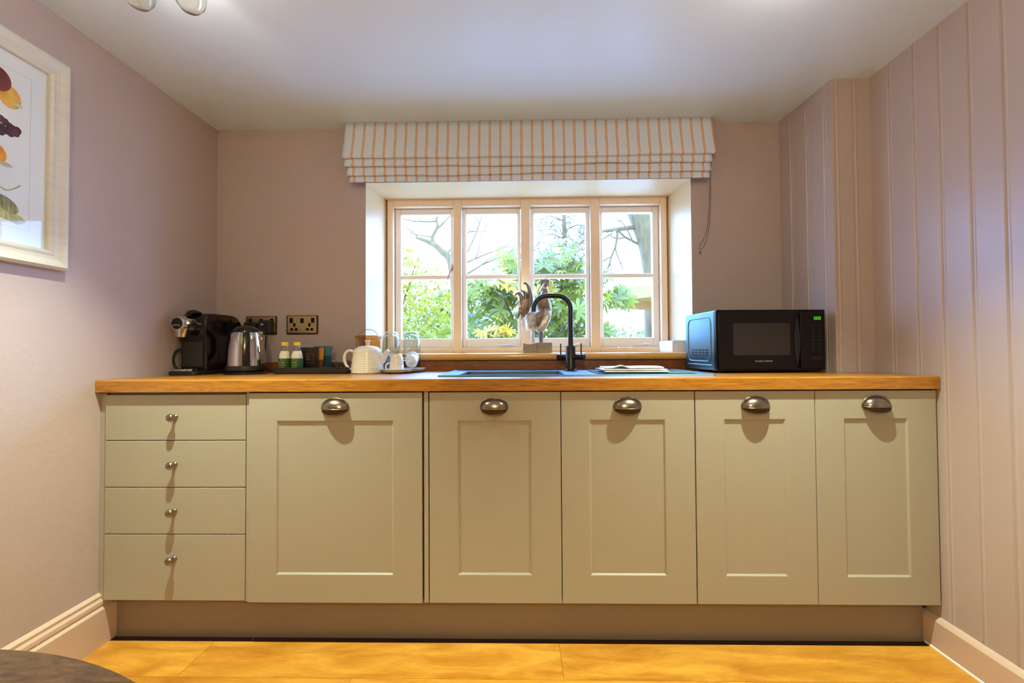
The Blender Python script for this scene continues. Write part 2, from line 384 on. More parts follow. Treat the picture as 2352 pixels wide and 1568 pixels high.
def cup_bm():
    bm = B(); a, p, h = .0455, .029, .034; N, K = 28, 12; out_, in_ = [], []
    for k in range(K+1):
        th = math.radians(122)*k/K; ro, ri = [], []
        for i in range(N+1):
            ph = PI*i/N; s = math.sin(ph)**.8
            ro.append((a*math.cos(ph), -p*math.sin(th)*s, h*math.cos(th)*s)); q = .94
            ri.append((a*q*math.cos(ph), -p*q*math.sin(th)*s, h*q*math.cos(th)*s))
        out_.append(ro); in_.append(ri)
    ks = K*90//122+1
    loft(bm, out_[:ks+1], closed=False, cap=False); loft(bm, out_[ks:], closed=False, cap=False, mi=1); loft(bm, in_, closed=False, cap=False, mi=1)
    loft(bm, [out_[-1], in_[-1]], closed=False, cap=False)
    # flange on the door and ridge along the lip
    tube(bm, [((a+.001)*math.cos(PI*i/28), -.0015, (h+.002)*math.sin(PI*i/28)**.8) for i in range(29)], .0022, 8)
    tube(bm, [((a+.0005)*math.cos(PI*i/28), -(p+.0006)*math.sin(PI*i/28)**.8, 0) for i in range(29)], .0011, 8)
    return bm
GR = 'sage shaker base units under the oak worktop'
dz = [.8615, .7022, .5406, .3798, .1525]
du = T('drawer_unit', 'sage painted base unit with four plain drawers and round knobs by the left wall', 'cabinet', (-1.20, 1.85, 0))
obj('body', bx(-1.4695, -.9515, 1.574, 2.135, .1525, .8700), m_cab, du, world=True)
obj('end_filler', bx(-1.4695, -1.4500, 1.560, 1.5735, .1525, .8665), m_cab, du, world=True)
for k in range(4):
    d = obj('drawer', slab(B(), -1.4475, -.9530, dz[k+1]+.0012, dz[k]-.0012, 1.553), m_cab, du, world=True, bevel=.0018)
    kz = (.7838, .6205, .4600, .2975)[k]
    kb = obj('knob', move(knob_bm(), -1.200, 1.5531, kz), m_nickel, d, world=True, smooth=.7)
specs = [('wide sage shaker cupboard with a cup handle, next to the drawers', -.9375, -.3395, (-.8405, -.4380, .2475, .7695), 1.5455, -.6379, .8112),
         ('sage shaker cupboard with a cup handle, second door from the drawers, under the sink bowl', -.3150, .1327, (-.2180, .0335, .2475, .7685), YD, -.0928, .8100),
         ('sage shaker cupboard with a cup handle, third door from the drawers, below the white cloth', .1356, .5850, (.2310, .4860, .2475, .7695), YD, .3596, .8100),
         ('sage shaker cupboard with a narrow panel, fourth door from the drawers, below the microwave', .5885, .9870, (.6838, .8892, .2465, .7700), YD, .7895, .8110),
         ('sage shaker cupboard with a cup handle, against the panelled right wall', .9895, 1.3885, (1.0840, 1.2945, .2450, .7715), YD, 1.1902, .8125)]
for k, (lab, x0, x1, p, y, hx, hz) in enumerate(specs):
    cb = T('cabinet', lab, 'cabinet', ((x0+x1)/2, 1.85, 0), 0)
    bx0 = x0-.0015; bx1 = x1+.0015
    if k == 0: bx0, bx1 = -.9515, -.3356
    if k == 1: bx0 = -.3355
    if k == 4: bx1 = XR-.003
    yb = 1.806 if k == 4 else 2.135; a, b, bm = bx0+.0001, bx1-.0001, B()
    for q in ((a, a+.016, 1.574, yb, .1525, .8695), (b-.016, b, 1.574, yb, .1525, .8695), (a+.016, b-.016, yb-.012, yb, .1525, .8695), (a+.016, b-.016, 1.574, yb-.012, .1525, .1685)): box(bm, *q)
    obj('body', bm, m_cabin, cb, world=True)
    if k == 0: obj('stile', bx(-.9500, -.9392, 1.5525, 1.5735, .1525, .8700), m_cab, cb, world=True, bevel=.0008)
    if k == 1: obj('stile', bx(-.3335, -.3185, 1.5495, 1.5735, .1525, .8700), m_cab, cb, world=True, bevel=.0008)
    if k == 4: obj('stile', bx(1.3893, XR-.003, 1.560, 1.5735, .1525, .8700), m_cab, cb, world=True)
    dr = obj('door', shaker(x0, x1, .1525, .8655, *p, y), m_cab, cb, world=True, bevel=.0014)
    obj('cup_handle', move(cup_bm(), hx, y, hz), [m_nickel, m_cupshade], dr, world=True, smooth=.9)
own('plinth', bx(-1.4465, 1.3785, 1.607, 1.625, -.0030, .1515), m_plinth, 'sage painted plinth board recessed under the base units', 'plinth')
# worktop (cut out for the sink bowl)
wt = B(); SX0, SX1, SY0, SY1 = -.27, .66, 1.66, 2.09
fp = [(1.70, .8700), (1.5385, .8700), (1.5370, .8715), (1.5370, .9085), (1.5382, .9113), (1.541, .9125), (SY0, .9125), (SY0, .8700)]
fp = [(SY0, .8700), (1.5385, .8700), (1.5370, .8715), (1.5370, .9085), (1.5382, .9113), (1.541, .9125), (SY0, .9125)]
prism(wt, fp, 'x', XL+.001, 1.3925)
for (a, b, c, d) in ((XL+.001, SX0, SY0, 2.1575), (SX1, 1.2300, SY0, 2.1575), (1.2300, 1.3925, SY0, 1.812), (SX0, SX1, SY1, 2.1575)): box(wt, a, b, c, d, .8700, .9125)
own('worktop', wt, m_work, 'long oak worktop running wall to wall under the window', 'worktop')
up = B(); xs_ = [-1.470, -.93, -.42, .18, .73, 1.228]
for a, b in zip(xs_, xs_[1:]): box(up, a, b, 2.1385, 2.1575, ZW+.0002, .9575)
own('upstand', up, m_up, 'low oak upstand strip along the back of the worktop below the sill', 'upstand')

# ================================================================== SINK, TAP, CLOTH
sk = T('sink', 'black composite inset sink with bowl and ribbed drainer in the oak worktop', 'sink', (.20, 1.88, ZW))
def sink_deck():
    bm = B(); X0, X1, Y0, Y1 = -.305, .700, 1.632, 2.118; z0, z1 = ZW+.0003, ZW+.0065
    bx0, bx1, by0, by1 = -.235, .165, 1.690, 1.985
    o = rrect(X0, X1, Y0, Y1, .012, 4); i = rrect(bx0, bx1, by0, by1, .02, 4)
    V = lambda P, z, f=0: [bm.verts.new((x, y, z)) for x, y in P]
    ot = V(rrect(X0+.003, X1-.003, Y0+.003, Y1-.003, .012, 4), z1); ob = V(o, z0); it = V(i, z1)
    o2 = V(rrect(X0+.014, X1-.014, Y0+.014, Y1-.014, .010, 4), z1); o3 = V(rrect(X0+.020, X1-.020, Y0+.020, Y1-.020, .010, 4), z1-.003)
    n = len(ot)
    it2 = V(i, z1-.003)
    ib = V(rrect(bx0+.012, bx1-.012, by0+.012, by1-.012, .02, 4), ZW-.170)
    for p, q in ((ob, ot), (ot, o2), (o2, o3), (it2, ib), (o3, it2)):
        for k in range(n): j = (k+1) % n; bm.faces.new((p[k], p[j], q[j], q[k]))
    bm.faces.new(ib)
    for v in it: bm.verts.remove(v)
    return bm
obj('bowl_and_deck', sink_deck(), m_sink, sk, world=True, smooth=.5)
for k in range(7):
    y = 1.715+k*.042
    bm = tube(B(), [(.285, y, ZW+.0040), (.30, y, ZW+.0062), (.640, y, ZW+.0062), (.655, y, ZW+.0040)], .0035, 8)
    obj('drainer_rib', bm, m_sink, sk, world=True, smooth=1)
obj('waste_cover', lathe(B(), [(.0001, ZW-.160), (.030, ZW-.160), (.036, ZW-.166), (.036, ZW-.1695)], (-.035, 1.84, 0)), m_chrome, sk, world=True, smooth=.7)
TX, TY = .2225, 2.030; TZ = ZW+.0036
tap = T('mixer_tap', 'matt black mixer tap with a tall square-bent spout and two levers behind the sink', 'tap', (TX, TY, TZ))
obj('body', lathe(B(), [(.0290, .0002), (.0290, .004), (.0232, .007), (.0225, .010), (.0225, .108), (.0215, .1095), (.0112, .1098)], (TX, TY, TZ)), m_tap, tap, world=True, smooth=.6)
pts = [(TX, TY, TZ+.106), (TX, TY, 1.2511-.058)]
for i in range(1, 9): a = PI/2*i/8; pts.append((TX-.058*(1-math.cos(a)), TY, 1.2511-.058+.058*math.sin(a)))
x2 = .0575
for i in range(0, 9): a = PI/2*i/8; pts.append((x2+.062-.062*math.sin(a), TY, 1.2511-.062+.062*math.cos(a)))
pts.append((x2, TY, 1.1800))
obj('spout', tube(B(), pts, .0112, 20), m_tap, tap, world=True, smooth=1)
dv = Vector((math.cos(.62), -math.sin(.62), 0))
for s, name in ((-1, 'left'), (1, 'right')):
    c0 = Vector((TX, TY, .9765)); L = .068
    b = obj('valve_barrel', tube(B(), [c0+dv*s*.018, c0+dv*s*L], .0130, 24), m_tap, tap, world=True, smooth=.8, bevel=.001)
    q = c0+dv*s*.052
    obj('lever', tube(B(), [q+Vector((0, 0, .010)), q+Vector((0, 0, .0600))], .0030, 10), m_tap, b, world=True, smooth=.8)
def cloth():
    bm = B(); rnd = random.Random(5)
    for k, (x0, x1, y0, y1) in enumerate(((.312, .552, 1.700, 1.850), (.305, .545, 1.705, 1.845), (.318, .540, 1.712, 1.842))):
        nx, ny = 26, 12; z0 = ZW+.0105+k*.0070; G = []
        for side, dzz in ((0, 0), (1, .0055)):
            g = []
            for i in range(nx+1):
                row = []
                for j in range(ny+1):
                    u, v = i/nx, j/ny
                    e = min(u, 1-u, v, 1-v)
                    pin = .5 if e < .02 else 1
                    x = x0+(x1-x0)*u+.004*math.sin(9*v+k*2); y = y0+(y1-y0)*v+.004*math.sin(7*u+k)
                    zz = z0+.00275+(dzz-.00275)*pin+.0022*math.sin(6*u+k+2*v)*math.sin(PI*v)+(.010*max(0, 1-abs(u-.28)*7)*(1-v)*(k == 2))
                    row.append(bm.verts.new((x, y, zz)))
                g.append(row)
            G.append(g)
        for g in G:
            for i in range(nx):
                for j in range(ny): bm.faces.new((g[i][j], g[i+1][j], g[i+1][j+1], g[i][j+1]))
        a, b = G
        per = [(i, 0) for i in range(nx)]+[(nx, j) for j in range(ny)]+[(i, ny) for i in range(nx, 0, -1)]+[(0, j) for j in range(ny, 0, -1)]
        for (i, j), (i2, j2) in zip(per, per[1:]+per[:1]): bm.faces.new((a[i][j], a[i2][j2], b[i2][j2], b[i][j]))
    return bm
own('folded_cloth', cloth(), m_cloth, 'folded white cotton cloth lying on the sink drainer', 'cloth', smooth=1)

# ================================================================== MICROWAVE
mw = T('microwave', 'black microwave oven with green clock digits on the right end of the worktop', 'microwave', (.769, 1.800, ZW), math.radians(2.6))
W, Dp, Z0, Z1 = .4380, .290, .0095, .2500
bm = prism(B(), rrect(0, W, Z0, Z1, .007, 3), 'y', .018, Dp); obj('body', bm, m_mwbody, mw, smooth=.6)
bm = prism(B(), rrect(0, W, Z0, Z1, .006, 3), 'y', .0, .0175); obj('front_frame', bm, m_mwfront, mw, smooth=.6, bevel=.002)
bm = prism(B(), rrect(.006, .318, Z0+.008, Z1-.012, .006, 3), 'y', -.010, -.0002); dr = obj('door', bm, m_mwfront, mw, smooth=.6, bevel=.0015)
# door window and curved pull recess
bm = prism(B(), rrect(.063, .290, .070, .196, .005, 3), 'y', -.0108, -.0100)
obj('door_window', bm, mat('dark_mesh_glass', (.022, .017, .018), .35, spec=.3), dr, smooth=.6)
pz = [(.318+.011*math.sin(PI*t), Z0+.020+(Z1-Z0-.045)*t) for t in [i/14 for i in range(15)]]
pz2 = [(.318-.012*math.sin(PI*t)-.002, Z0+.020+(Z1-Z0-.045)*t) for t in [i/14 for i in range(15)]]
obj('door_grip', prism(B(), pz+list(reversed(pz2)), 'y', -.0125, -.0002), mat('grip_black', (.003, .002, .002), .3), dr, smooth=.5)
bm = prism(B(), rrect(.332, W-.008, Z0+.008, Z1-.012, .008, 3), 'y', -.010, -.0002); cp = obj('control_panel', bm, m_mwfront, mw, smooth=.6, bevel=.0015)
m_led = mat('green_led', (.02, .25, .01), .5, emit=(.10, .75, .02), estr=1.0)
def seg7(x, z, h=.0125, wd=.0078, t=.0016):
    bm = B()
    for (a, b, c, d) in ((x+t, x+wd-t, z+h-t, z+h), (x+t, x+wd-t, z, z+t), (x, x+t, z+t, z+h/2-.0004), (x, x+t, z+h/2+.0004, z+h-t), (x+wd-t, x+wd, z+t, z+h/2-.0004), (x+wd-t, x+wd, z+h/2+.0004, z+h-t)):
        box(bm, a, b, -.0108, -.0100, c, d)
    return bm
for k in range(3): obj('clock_digit', seg7(.3865+k*.0097, .2085), m_led, cp)
m_faint = mat('faint_grey_print', (.016, .014, .015), .5, spec=.2)
for r in range(8):
    for c in range(2):
        bm = prism(B(), rrect(.376+c*.024, .390+c*.024, .1885-r*.0142-.008, .1885-r*.0142, .003, 3), 'y', -.0104, -.0100)
        obj('button', bm, m_faint, cp)
bm = prism(B(), rrect(.374, .418, .052, .064, .003, 3), 'y', -.0104, -.0100); obj('button', bm, m_faint, cp)
obj('lettering', move(text_bm('morphy richards', .0105), .183, -.0103, .0445), mat('grey_lettering', (.28, .26, .24), .5), dr)
# side: pressed outline, louvres, lower groove (the left side plane is x = 0)
def yz(P, x0, x1): return prism(B(), P, 'x', x0, x1)
rr = rrect(.045, .262, .045, .226, .03, 6)
bm = tube(B(), [(-.0002, y, z) for y, z in rr+rr[:1]], .0028, 8); obj('side_pressing', bm, m_mwbody, mw, smooth=1)
bm = B()
for r in range(4):
    for c in range(5):
        if r == 3 and c in (0, 4): continue
        prism(bm, rrect(.070+c*.034, .092+c*.034, .094-r*.0105-.005, .094-r*.0105, .0024, 3), 'x', -.0012, .001)
obj('vent_slots', bm, mat('vent_black', (.001, .001, .001), .8), mw)
bm = tube(B(), [(-.0002, .03, .030), (-.0002, .27, .030)], .0030, 8); obj('side_groove', bm, m_mwbody, mw, smooth=1)
for x in (.045, W-.045):
    for y in (.05, Dp-.05): obj('foot', lathe(B(), [(.012, .0002), (.013, .004), (.013, .0100)], (x, y, 0)), m_dgrey, mw, smooth=.6)

# ================================================================== COFFEE MACHINE
cm = T('coffee_machine', 'black pod coffee machine with chrome round spout head in the left corner of the worktop', 'coffee machine', (-1.388, 1.985, ZW), math.radians(-2))
hx = .0575
# body: side outline (y, z), rounded at the back
side = [(-.085, .012), (-.085, .150), (-.092, .175), (-.094, .215), (-.088, .248), (-.070, .2600), (-.02, .2625), (.06, .262)]
for i in range(9): a = PI/2*(1-i/8); side.append((.075+.075*math.cos(a), .185+.077*math.sin(a)))
side += [(.152, .08), (.150, .012)]
bm = prism(B(), side, 'x', -hx, hx); obj('body', bm, m_black, cm, smooth=.5, bevel=.005, seg=3)
bm = prism(B(), rrect(-hx-.003, hx+.004, -.158, .152, .02, 5), 'z', .0002, .0165); obj('base', bm, m_satin, cm, smooth=.6, bevel=.002)
bm = prism(B(), rrect(-.050, .036, -.155, -.084, .030, 6), 'z', .0168, .0260); dt = obj('drip_tray', bm, m_chrome, cm, smooth=.6, bevel=.0015)
bm = B()
for k in range(7): box(bm, -.042, .028, -.145+k*.0085, -.1415+k*.0085, .0262, .0272)
obj('drip_grille', bm, m_black, dt)
bm = prism(B(), rrect(-.049, .040, -.0885, -.0853, .001, 1), 'z', .035, .140); obj('cup_backplate', bm, m_dgrey, cm)
hc = (-.019, -.004, .2140)
bm = lathe(B(), [(.0225, -.150), (.0290, -.1485), (.0345, -.138), (.0365, -.118), (.0370, -.093)], hc, 'y', 40)
hd = obj('spout_head', bm, m_chrome, cm, smooth=.8)
bm = loft(B(), [[(hc[0]+r*math.cos(a), -.122+d*math.sin(a)+oy, z) for a in [2*PI*i/24 for i in range(24)]] for r, d, z, oy in ((.0335, .022, .212, -.010), (.0300, .022, .190, -.011), (.0240, .019, .168, -.012), (.0215, .017, .158, -.012))])
obj('spout', bm, m_chrome, hd, smooth=.8)
obj('badge', lathe(B(), [(.0001, -.1535), (.020, -.1530), (.0232, -.1515), (.0232, -.1490)], hc, 'y', 40), m_black, hd, smooth=.7)
bm = text_bm('NESPRESSO', .0072)
for v in bm.verts:
    a = v.co.x/.028; r = .028-v.co.z*0; v.co.x, v.co.z = (.030)*math.sin(a), v.co.z-(.030)*(1-math.cos(a))*1.0
obj('lettering', move(bm, hc[0], -.1584, hc[2]-.0085), mat('silver_print', (.5, .48, .44), .4), hd)
bm = lathe(B(), [(.0365, -.094), (.0395, -.092), (.0395, -.084)], hc, 'y', 40); obj('head_collar', bm, m_black, cm, smooth=.7)
bm = loft(B(), [[(x, y+.004*math.cos(a)*0, z) for x, y, z in ((-w_, y0, z0), (w_, y0, z0), (w_, y0+.002, z0+t), (-w_, y0+.002, z0+t))] for w_, y0, z0, t in ((.012, -.118, .2540, .010), (.020, -.110, .2530, .020), (.024, -.090, .2520, .026), (.023, -.070, .2510, .022), (.018, -.045, .2500, .010))])
obj('lever', bm, m_black, cm, smooth=3.2, subsurf=2)
bm = tube(B(), spline([(-hx+.006, -.086, .112), (-hx-.012, -.097, .098), (-hx-.0185, -.102, .070), (-hx-.016, -.102, .045), (-hx-.004, -.100, .026)], 6), .0045, 10)
obj('side_hose', bm, m_black, cm, smooth=1)

# ================================================================== KETTLE
kt = T('kettle', 'polished steel jug kettle with black lid and base beside the coffee machine', 'kettle', (-1.188, 1.935, ZW))
obj('power_base', lathe(B(), [(.0001, .0002), (.0830, .0002), (.0840, .004), (.0800, .0085), (.0740, .0125), (.0700, .0135)], n=48), m_black, kt, smooth=.6)
obj('lower_band', lathe(B(), [(.0700, .0140), (.0770, .0165), (.0780, .0220), (.0765, .0355), (.0750, .0365)], n=48), m_satin, kt, smooth=.6)
bpz = [(.0752, .0368), (.0748, .055), (.0735, .085), (.0710, .115), (.0675, .145), (.0625, .168), (.0590, .1780)]
obj('steel_body', lathe(B(), bpz, n=56), mat('polished_steel', srgb(205, 200, 200), .06, 1), kt, smooth=.9)
ld = obj('lid', lathe(B(), [(.0592, .1785), (.0570, .1850), (.0480, .1945), (.0330, .2030), (.0180, .2070), (.0001, .2080)], n=48), m_black, kt, smooth=.9)
obj('lid_button', lathe(B(), [(.009, .2078), (.0085, .2105), (.0001, .2115)], (0, -.008, 0), n=20), m_satin, ld, smooth=.9)
bm = B(); rows = []
for zz, rr_ in bpz and [(z, r) for r, z in bpz]:
    rows.append([((rr_+.0012)*math.sin(a), -(rr_+.0012)*math.cos(a), zz) for a in [(.36+.40*(i/6)) for i in range(7)]])
loft(bm, rows, closed=False, cap=False); obj('water_gauge', bm, m_black, kt, smooth=1)
bm = tube(B(), spline([(-.040, .030, .188), (-.068, .040, .190), (-.094, .052, .165), (-.100, .056, .120), (-.092, .050, .075), (-.068, .036, .050)], 7), [.011]*36, 12)
obj('handle', bm, m_black, kt, smooth=1)
bm = loft(B(), [[(.048, -.020, .176), (.048, .020, .176), (.0600, .014, .150), (.0600, -.014, .150)], [(.070, -.008, .183), (.070, .008, .183), (.071, .006, .176), (.071, -.006, .176)]])
obj('pouring_lip', bm, m_chrome, kt, smooth=.6, bevel=.001)

# ================================================================== SOCKETS
def socket(X0, X1, Z0_, Z1_, lab):
    s = T('socket_plate', lab, 'socket', ((X0+X1)/2, YW, Z0_), 0, 'twin socket plates on the back wall')
    w2 = (X1-X0)/2; h = Z1_-Z0_
    obj('backing', prism(B(), rrect(-w2, w2, 0, h, .004, 3), 'y', -.006, -.0002), m_bronze, s, bevel=.0015)
    pt = obj('plate', prism(B(), rrect(-w2+.006, w2-.0065, .006, h-.003, .002, 2), 'y', -.0075, -.0058), m_brass, s, bevel=.0006)
    def hole(name, cx, cz, a, b, p=pt, m=m_hole, y=-.0082, r=.002): return obj(name, prism(B(), rrect(cx-a, cx+a, cz-b, cz+b, r, 3), 'y', y, -.0070), m, p, bevel=.0004)
    for sx in (-1, 1):
        hole('rocker_switch', sx*.052, h*.73, .0075, .0120, y=-.0095)
        hole('socket_hole', sx*.0365-.0005, h*.50, .0055, .0085)
        for dx in (-.0115, .0095): hole('socket_hole', sx*.0380+dx, h*.26, .0068, .0062)
        obj('screw', lathe(B(), [(.0001, -.0086), (.0030, -.0084), (.0034, -.0074)], (sx*.0605, 0, h*.51), 'y', 16), m_brass, pt, smooth=.6)
    hole('usb_insert', 0, h*.715, .0080, .0115, y=-.0085)
    return s
s1 = socket(-1.1255, -.9735, 1.0908, 1.1815, 'brassy twin socket with nothing plugged in, above the milk bottles')
s2 = socket(-1.3225, -1.1735, 1.0900, 1.1795, 'brassy twin socket half hidden by the kettle with black plugs in it')
pg = T('power_plug', 'black power plug with cable in the socket right behind the kettle', 'plug', (-1.212, YW-.010, 1.100))
obj('plug_body', prism(B(), rrect(-.025, .028, 0, .056, .006, 4), 'y', -.040, .0), m_satin, pg, bevel=.002)
obj('plug_marking', prism(B(), rrect(-.012, -.002, .034, .040, .001, 2), 'y', -.0405, -.040), m_white, pg)
obj('cable', tube(B(), spline([(.006, -.028, .004), (.006, -.030, -.030), (.002, -.028, -.080), (-.004, -.030, -.140), (.03, -.04, -.183), (.09, -.045, -.183)], 8), .0028, 8), m_satin, pg, smooth=1)
pg2 = T('power_plug', 'black power plug half hidden by the kettle lid, left in its socket', 'plug', (-1.286, YW-.010, 1.098))
obj('plug_body', prism(B(), rrect(-.024, .030, 0, .050, .008, 4), 'y', -.034, .0), m_satin, pg2, bevel=.002)

# ================================================================== TRAY AND WHAT STANDS ON IT
TRX0, TRX1, TRY0, TRY1 = -1.058, -.738, 1.905, 2.095
def tray():
    bm = B(); t = .005; o = rrect(TRX0, TRX1, TRY0, TRY1, .012, 4); n = len(o)
    V = lambda i, z: [bm.verts.new((x, y, z)) for x, y in rrect(TRX0+i, TRX1-i, TRY0+i, TRY1-i, .012, 4)]
    r = [V(.004, ZW+.0003), V(0, ZW+.006), V(0, ZW+.0265), V(t, ZW+.0265), V(t, ZW+.006)]
    for p, q in zip(r, r[1:]):
        for k in range(n): j = (k+1) % n; bm.faces.new((p[k], p[j], q[j], q[k]))
    bm.faces.new(r[0]); bm.faces.new(r[-1]); return bm
own('serving_tray', tray(), m_satin, 'black rectangular tray of milk, sachets and tea next to the kettle', 'tray', smooth=.5)
TZ0 = ZW+.0062
def bottle(x, y, lab):
    b = T('milk_bottle', lab, 'bottle', (x, y, TZ0), 0, 'little milk bottles on the black tray')
    gp = [(.0220, .0002), (.0245, .003), (.0250, .010), (.0250, .060), (.0240, .070), (.0205, .086), (.0150, .101), (.0118, .110), (.0112, .118)]
    obj('glass', lathe(B(), gp, n=36, cap=False), m_clear, b, smooth=1)
    obj('milk', lathe(B(), [(.0001, .0015)]+[(r-.0012, z) for r, z in gp[1:5]]+[(.0200, .083), (.0165, .0920), (.0001, .0921)], n=36), m_milk, b, smooth=.8)
    lb = obj('label_wrap', lathe(B(), [(.0252, .008), (.0254, .0085), (.0254, .0595), (.0252, .060)], n=48, cap=False), m_green, b, smooth=.8)
    for s, sz, z in (('Jersey', .0100, .0400), ('SEMI SKIMMED', .0048, .0300), ('FRESH MILK', .0048, .0215)):
        tb = text_bm(s, sz)
        for v in tb.verts:
            a = v.co.x/.0256-.12; rr = .0257+(-v.co.y); v.co.x, v.co.y = rr*math.sin(a), -rr*math.cos(a)
        obj('lettering', move(tb, 0, 0, z), m_gold, lb)
    e = lathe(B(), [(.0001, -.0003), (.0025, -.0003), (.0025, 0)], (-.003, -.0256, .054), 'y', 12); obj('emblem', e, m_gold, lb)
    obj('cap', lathe(B(), [(.0112, .1145), (.0138, .115), (.0143, .1180), (.0134, .1205), (.0143, .1230), (.0143, .1270), (.0130, .1300), (.0001, .1305)], n=32), m_yellow, b, smooth=.7)
    return b
bottle(-1.0275, 1.952, 'yellow-capped milk bottle at the left end of the black tray')
bottle(-.9735, 1.952, 'yellow-capped milk bottle next to the black sachet')
def sachet(name, x0, x1, y, h, lean, tilt, m, lab, grp='sachets standing on the tray', band=None, z=TZ0+.0005):
    s = T(name, lab, 'sachet', ((x0+x1)/2, y, z), 0, grp)
    w2 = (x1-x0)/2; bm = B(); N = 8; G = []
    for sgn in (-1, 1):
        g = [[bm.verts.new((w2*(2*i/N-1), sgn*(.0012+.0052*math.sin(PI*i/N)*math.sin(PI*min(1, j/N*1.05+.0))), h*j/N)) for j in range(N+1)] for i in range(N+1)]
        G.append(g)
        for i in range(N):
            for j in range(N): f = bm.faces.new((g[i][j], g[i+1][j], g[i+1][j+1], g[i][j+1])); f.material_index = 1 if (band and band[0] <= j/N < band[1]) else 0
    a, b = G; per = [(i, 0) for i in range(N)]+[(N, j) for j in range(N)]+[(i, N) for i in range(N, 0, -1)]+[(0, j) for j in range(N, 0, -1)]
    for (i, j), (k, l) in zip(per, per[1:]+per[:1]): bm.faces.new((a[i][j], a[k][l], b[k][l], b[i][j]))
    M = Matrix.Rotation(lean, 4, 'X') @ Matrix(((1, 0, tilt, 0), (0, 1, 0, 0), (0, 0, 1, 0), (0, 0, 0, 1)))
    xform(bm, M); obj('packet', bm, m, s, smooth=.9); return s, M
m_ba = mat('black_foil_packet', (.020, .013, .011), .38, var=.3, vscale=30)
m_or = [mat('orange_brown_packet', srgb(110, 68, 24), .5), mat('orange_packet_band', srgb(206, 132, 44), .5)]
m_bl = [mat('blue_packet', srgb(28, 62, 84), .45, var=.2, vscale=30), mat('teal_packet_band', srgb(46, 118, 134), .45)]
s, Mx = sachet('black_sachet', -1.000, -.9110, 2.015, .1080, .12, .09, m_ba, 'black biscuit sachet with a printed box outline, standing beside the milk bottle')
cr = mat('cream_print', srgb(150, 132, 112), .6)
bm = B()
for (a, b, c, d) in ((-.008, .026, .080, .0808), (-.008, .026, .0385, .0395), (.0252, .026, .0385, .0808)): box(bm, a, b, -.0075, -.0070, c, d)
obj('printed_box', xform(bm, Mx), cr, s)
for z, wd in ((.071, .012), (.062, .015), (.052, .020)):
    obj('printed_line', xform(box(B(), -.008, -.008+wd, -.0080, -.0075, z, z+.0022), Mx), cr, s)
sachet('orange_sachet', -.950, -.897, 2.032, .1060, .12, .12, m_or, 'orange and brown sachet tucked behind the black one on the tray', band=(.5, 1))
sachet('blue_sachet', -.955, -.868, 2.049, .1130, .12, .13, m_bl, 'teal and blue sachet at the back of the sachets', band=(.62, 1))
sachet('blue_sachet', -.930, -.880, 2.066, .1100, .08, .12, m_bl, 'dark blue sachet hidden mostly behind the teal one, nearest the wall', band=(.0, .3))
tj = T('tea_jar', 'low clear glass jar of tea bags on the tray beside the teapot', 'jar', (-.800, 2.005, TZ0))
obj('glass', lathe(B(), [(.030, .0005), (.034, .003), (.036, .012), (.036, .044), (.0375, .048)], n=32, cap=False), m_clear, tj, smooth=1)
rnd = random.Random(8)
m_tea = mat('brown_tea_bag', srgb(70, 50, 36), .8, var=.3, vscale=50)
for k in range(7):
    bm = bx(-.018, .018, -.0022, .0022, 0, .036); xform(bm, Matrix.Translation((rnd.uniform(-.008, .008), -.018+k*.006, .003)) @ Matrix.Rotation(rnd.uniform(-.2, .2), 4, 'Y'))
    o = own('tea_bag', move(bm, -.800, 2.005, TZ0), m_tea, 'brown paper tea bag standing in the low glass jar', 'tea bag', 'tea bags in the glass jar', bevel=.001)
g2 = T('shot_glass', 'small clear glass behind the teapot handle on the tray', 'glass', (-.7625, 2.03, TZ0))
obj('glass', lathe(B(), [(.017, .0005), (.019, .003), (.022, .052)], n=28, cap=False), m_clear, g2, smooth=1)
obj('contents', lathe(B(), [(.0001, .002), (.0170, .002), (.0195, .030), (.0001, .032)], n=24), mat('pale_sugar', srgb(150, 128, 104), .8), g2)
fo = {'orange': mat('copper_foil', srgb(214, 140, 84), .25, .9), 'blue': mat('blue_foil', srgb(96, 130, 176), .22, .9)}
for k, (x, c) in enumerate(((-.840, 'orange'), (-.822, 'blue'), (-.805, 'blue'), (-.787, 'blue'), (-.770, 'orange'), (-.7535, 'blue'))):
    pos = ['first and copper coloured, beside the blue sachets', 'second from the sachets', 'third from the sachets', 'fourth from the sachets', 'fifth along and copper coloured', 'last in the row, beside the teapot handle'][k]
    own('coffee_pod', lathe(B(), [(.0060, .0003), (.0068, .004), (.0062, .012), (.0078, .0215), (.0078, .0225), (.0001, .0228)], (x, 1.930, TZ0), n=20), fo[c],
        ('copper' if c == 'orange' else 'blue')+' foil coffee pod on the tray, '+pos, 'coffee pod', 'foil coffee pods along the tray edge', smooth=.6)

# ================================================================== TEAPOT, CUPS, GLASSES
tp = T('teapot', 'white ribbed ceramic teapot in front of the amber bucket', 'teapot', (-.663, 1.945, ZW))
pr = [(.0001, .0002), (.0640, .0002), (.0680, .003)]
for i in range(64):
    t = i/63; z = .004+.097*t; r = .0685-.0100*t**1.3 + .00022*math.sin(t*2*PI*10)
    pr.append((r, z))
pr += [(.0565, .1030), (.0530, .1036), (.0001, .1036)]
obj('body', lathe(B(), pr, n=64), m_white, tp, smooth=1)
ldp = obj('lid', lathe(B(), [(.0528, .1037), (.0520, .1060), (.0430, .1130), (.0300, .1180), (.0120, .1200), (.0001, .1202)], n=48), m_white, tp, smooth=1)
obj('lid_knob', lathe(B(), [(.0085, .1195), (.0080, .124), (.0105, .135), (.0130, .1410), (.0118, .1440), (.0001, .1450)], n=28), m_peach, ldp, smooth=1)
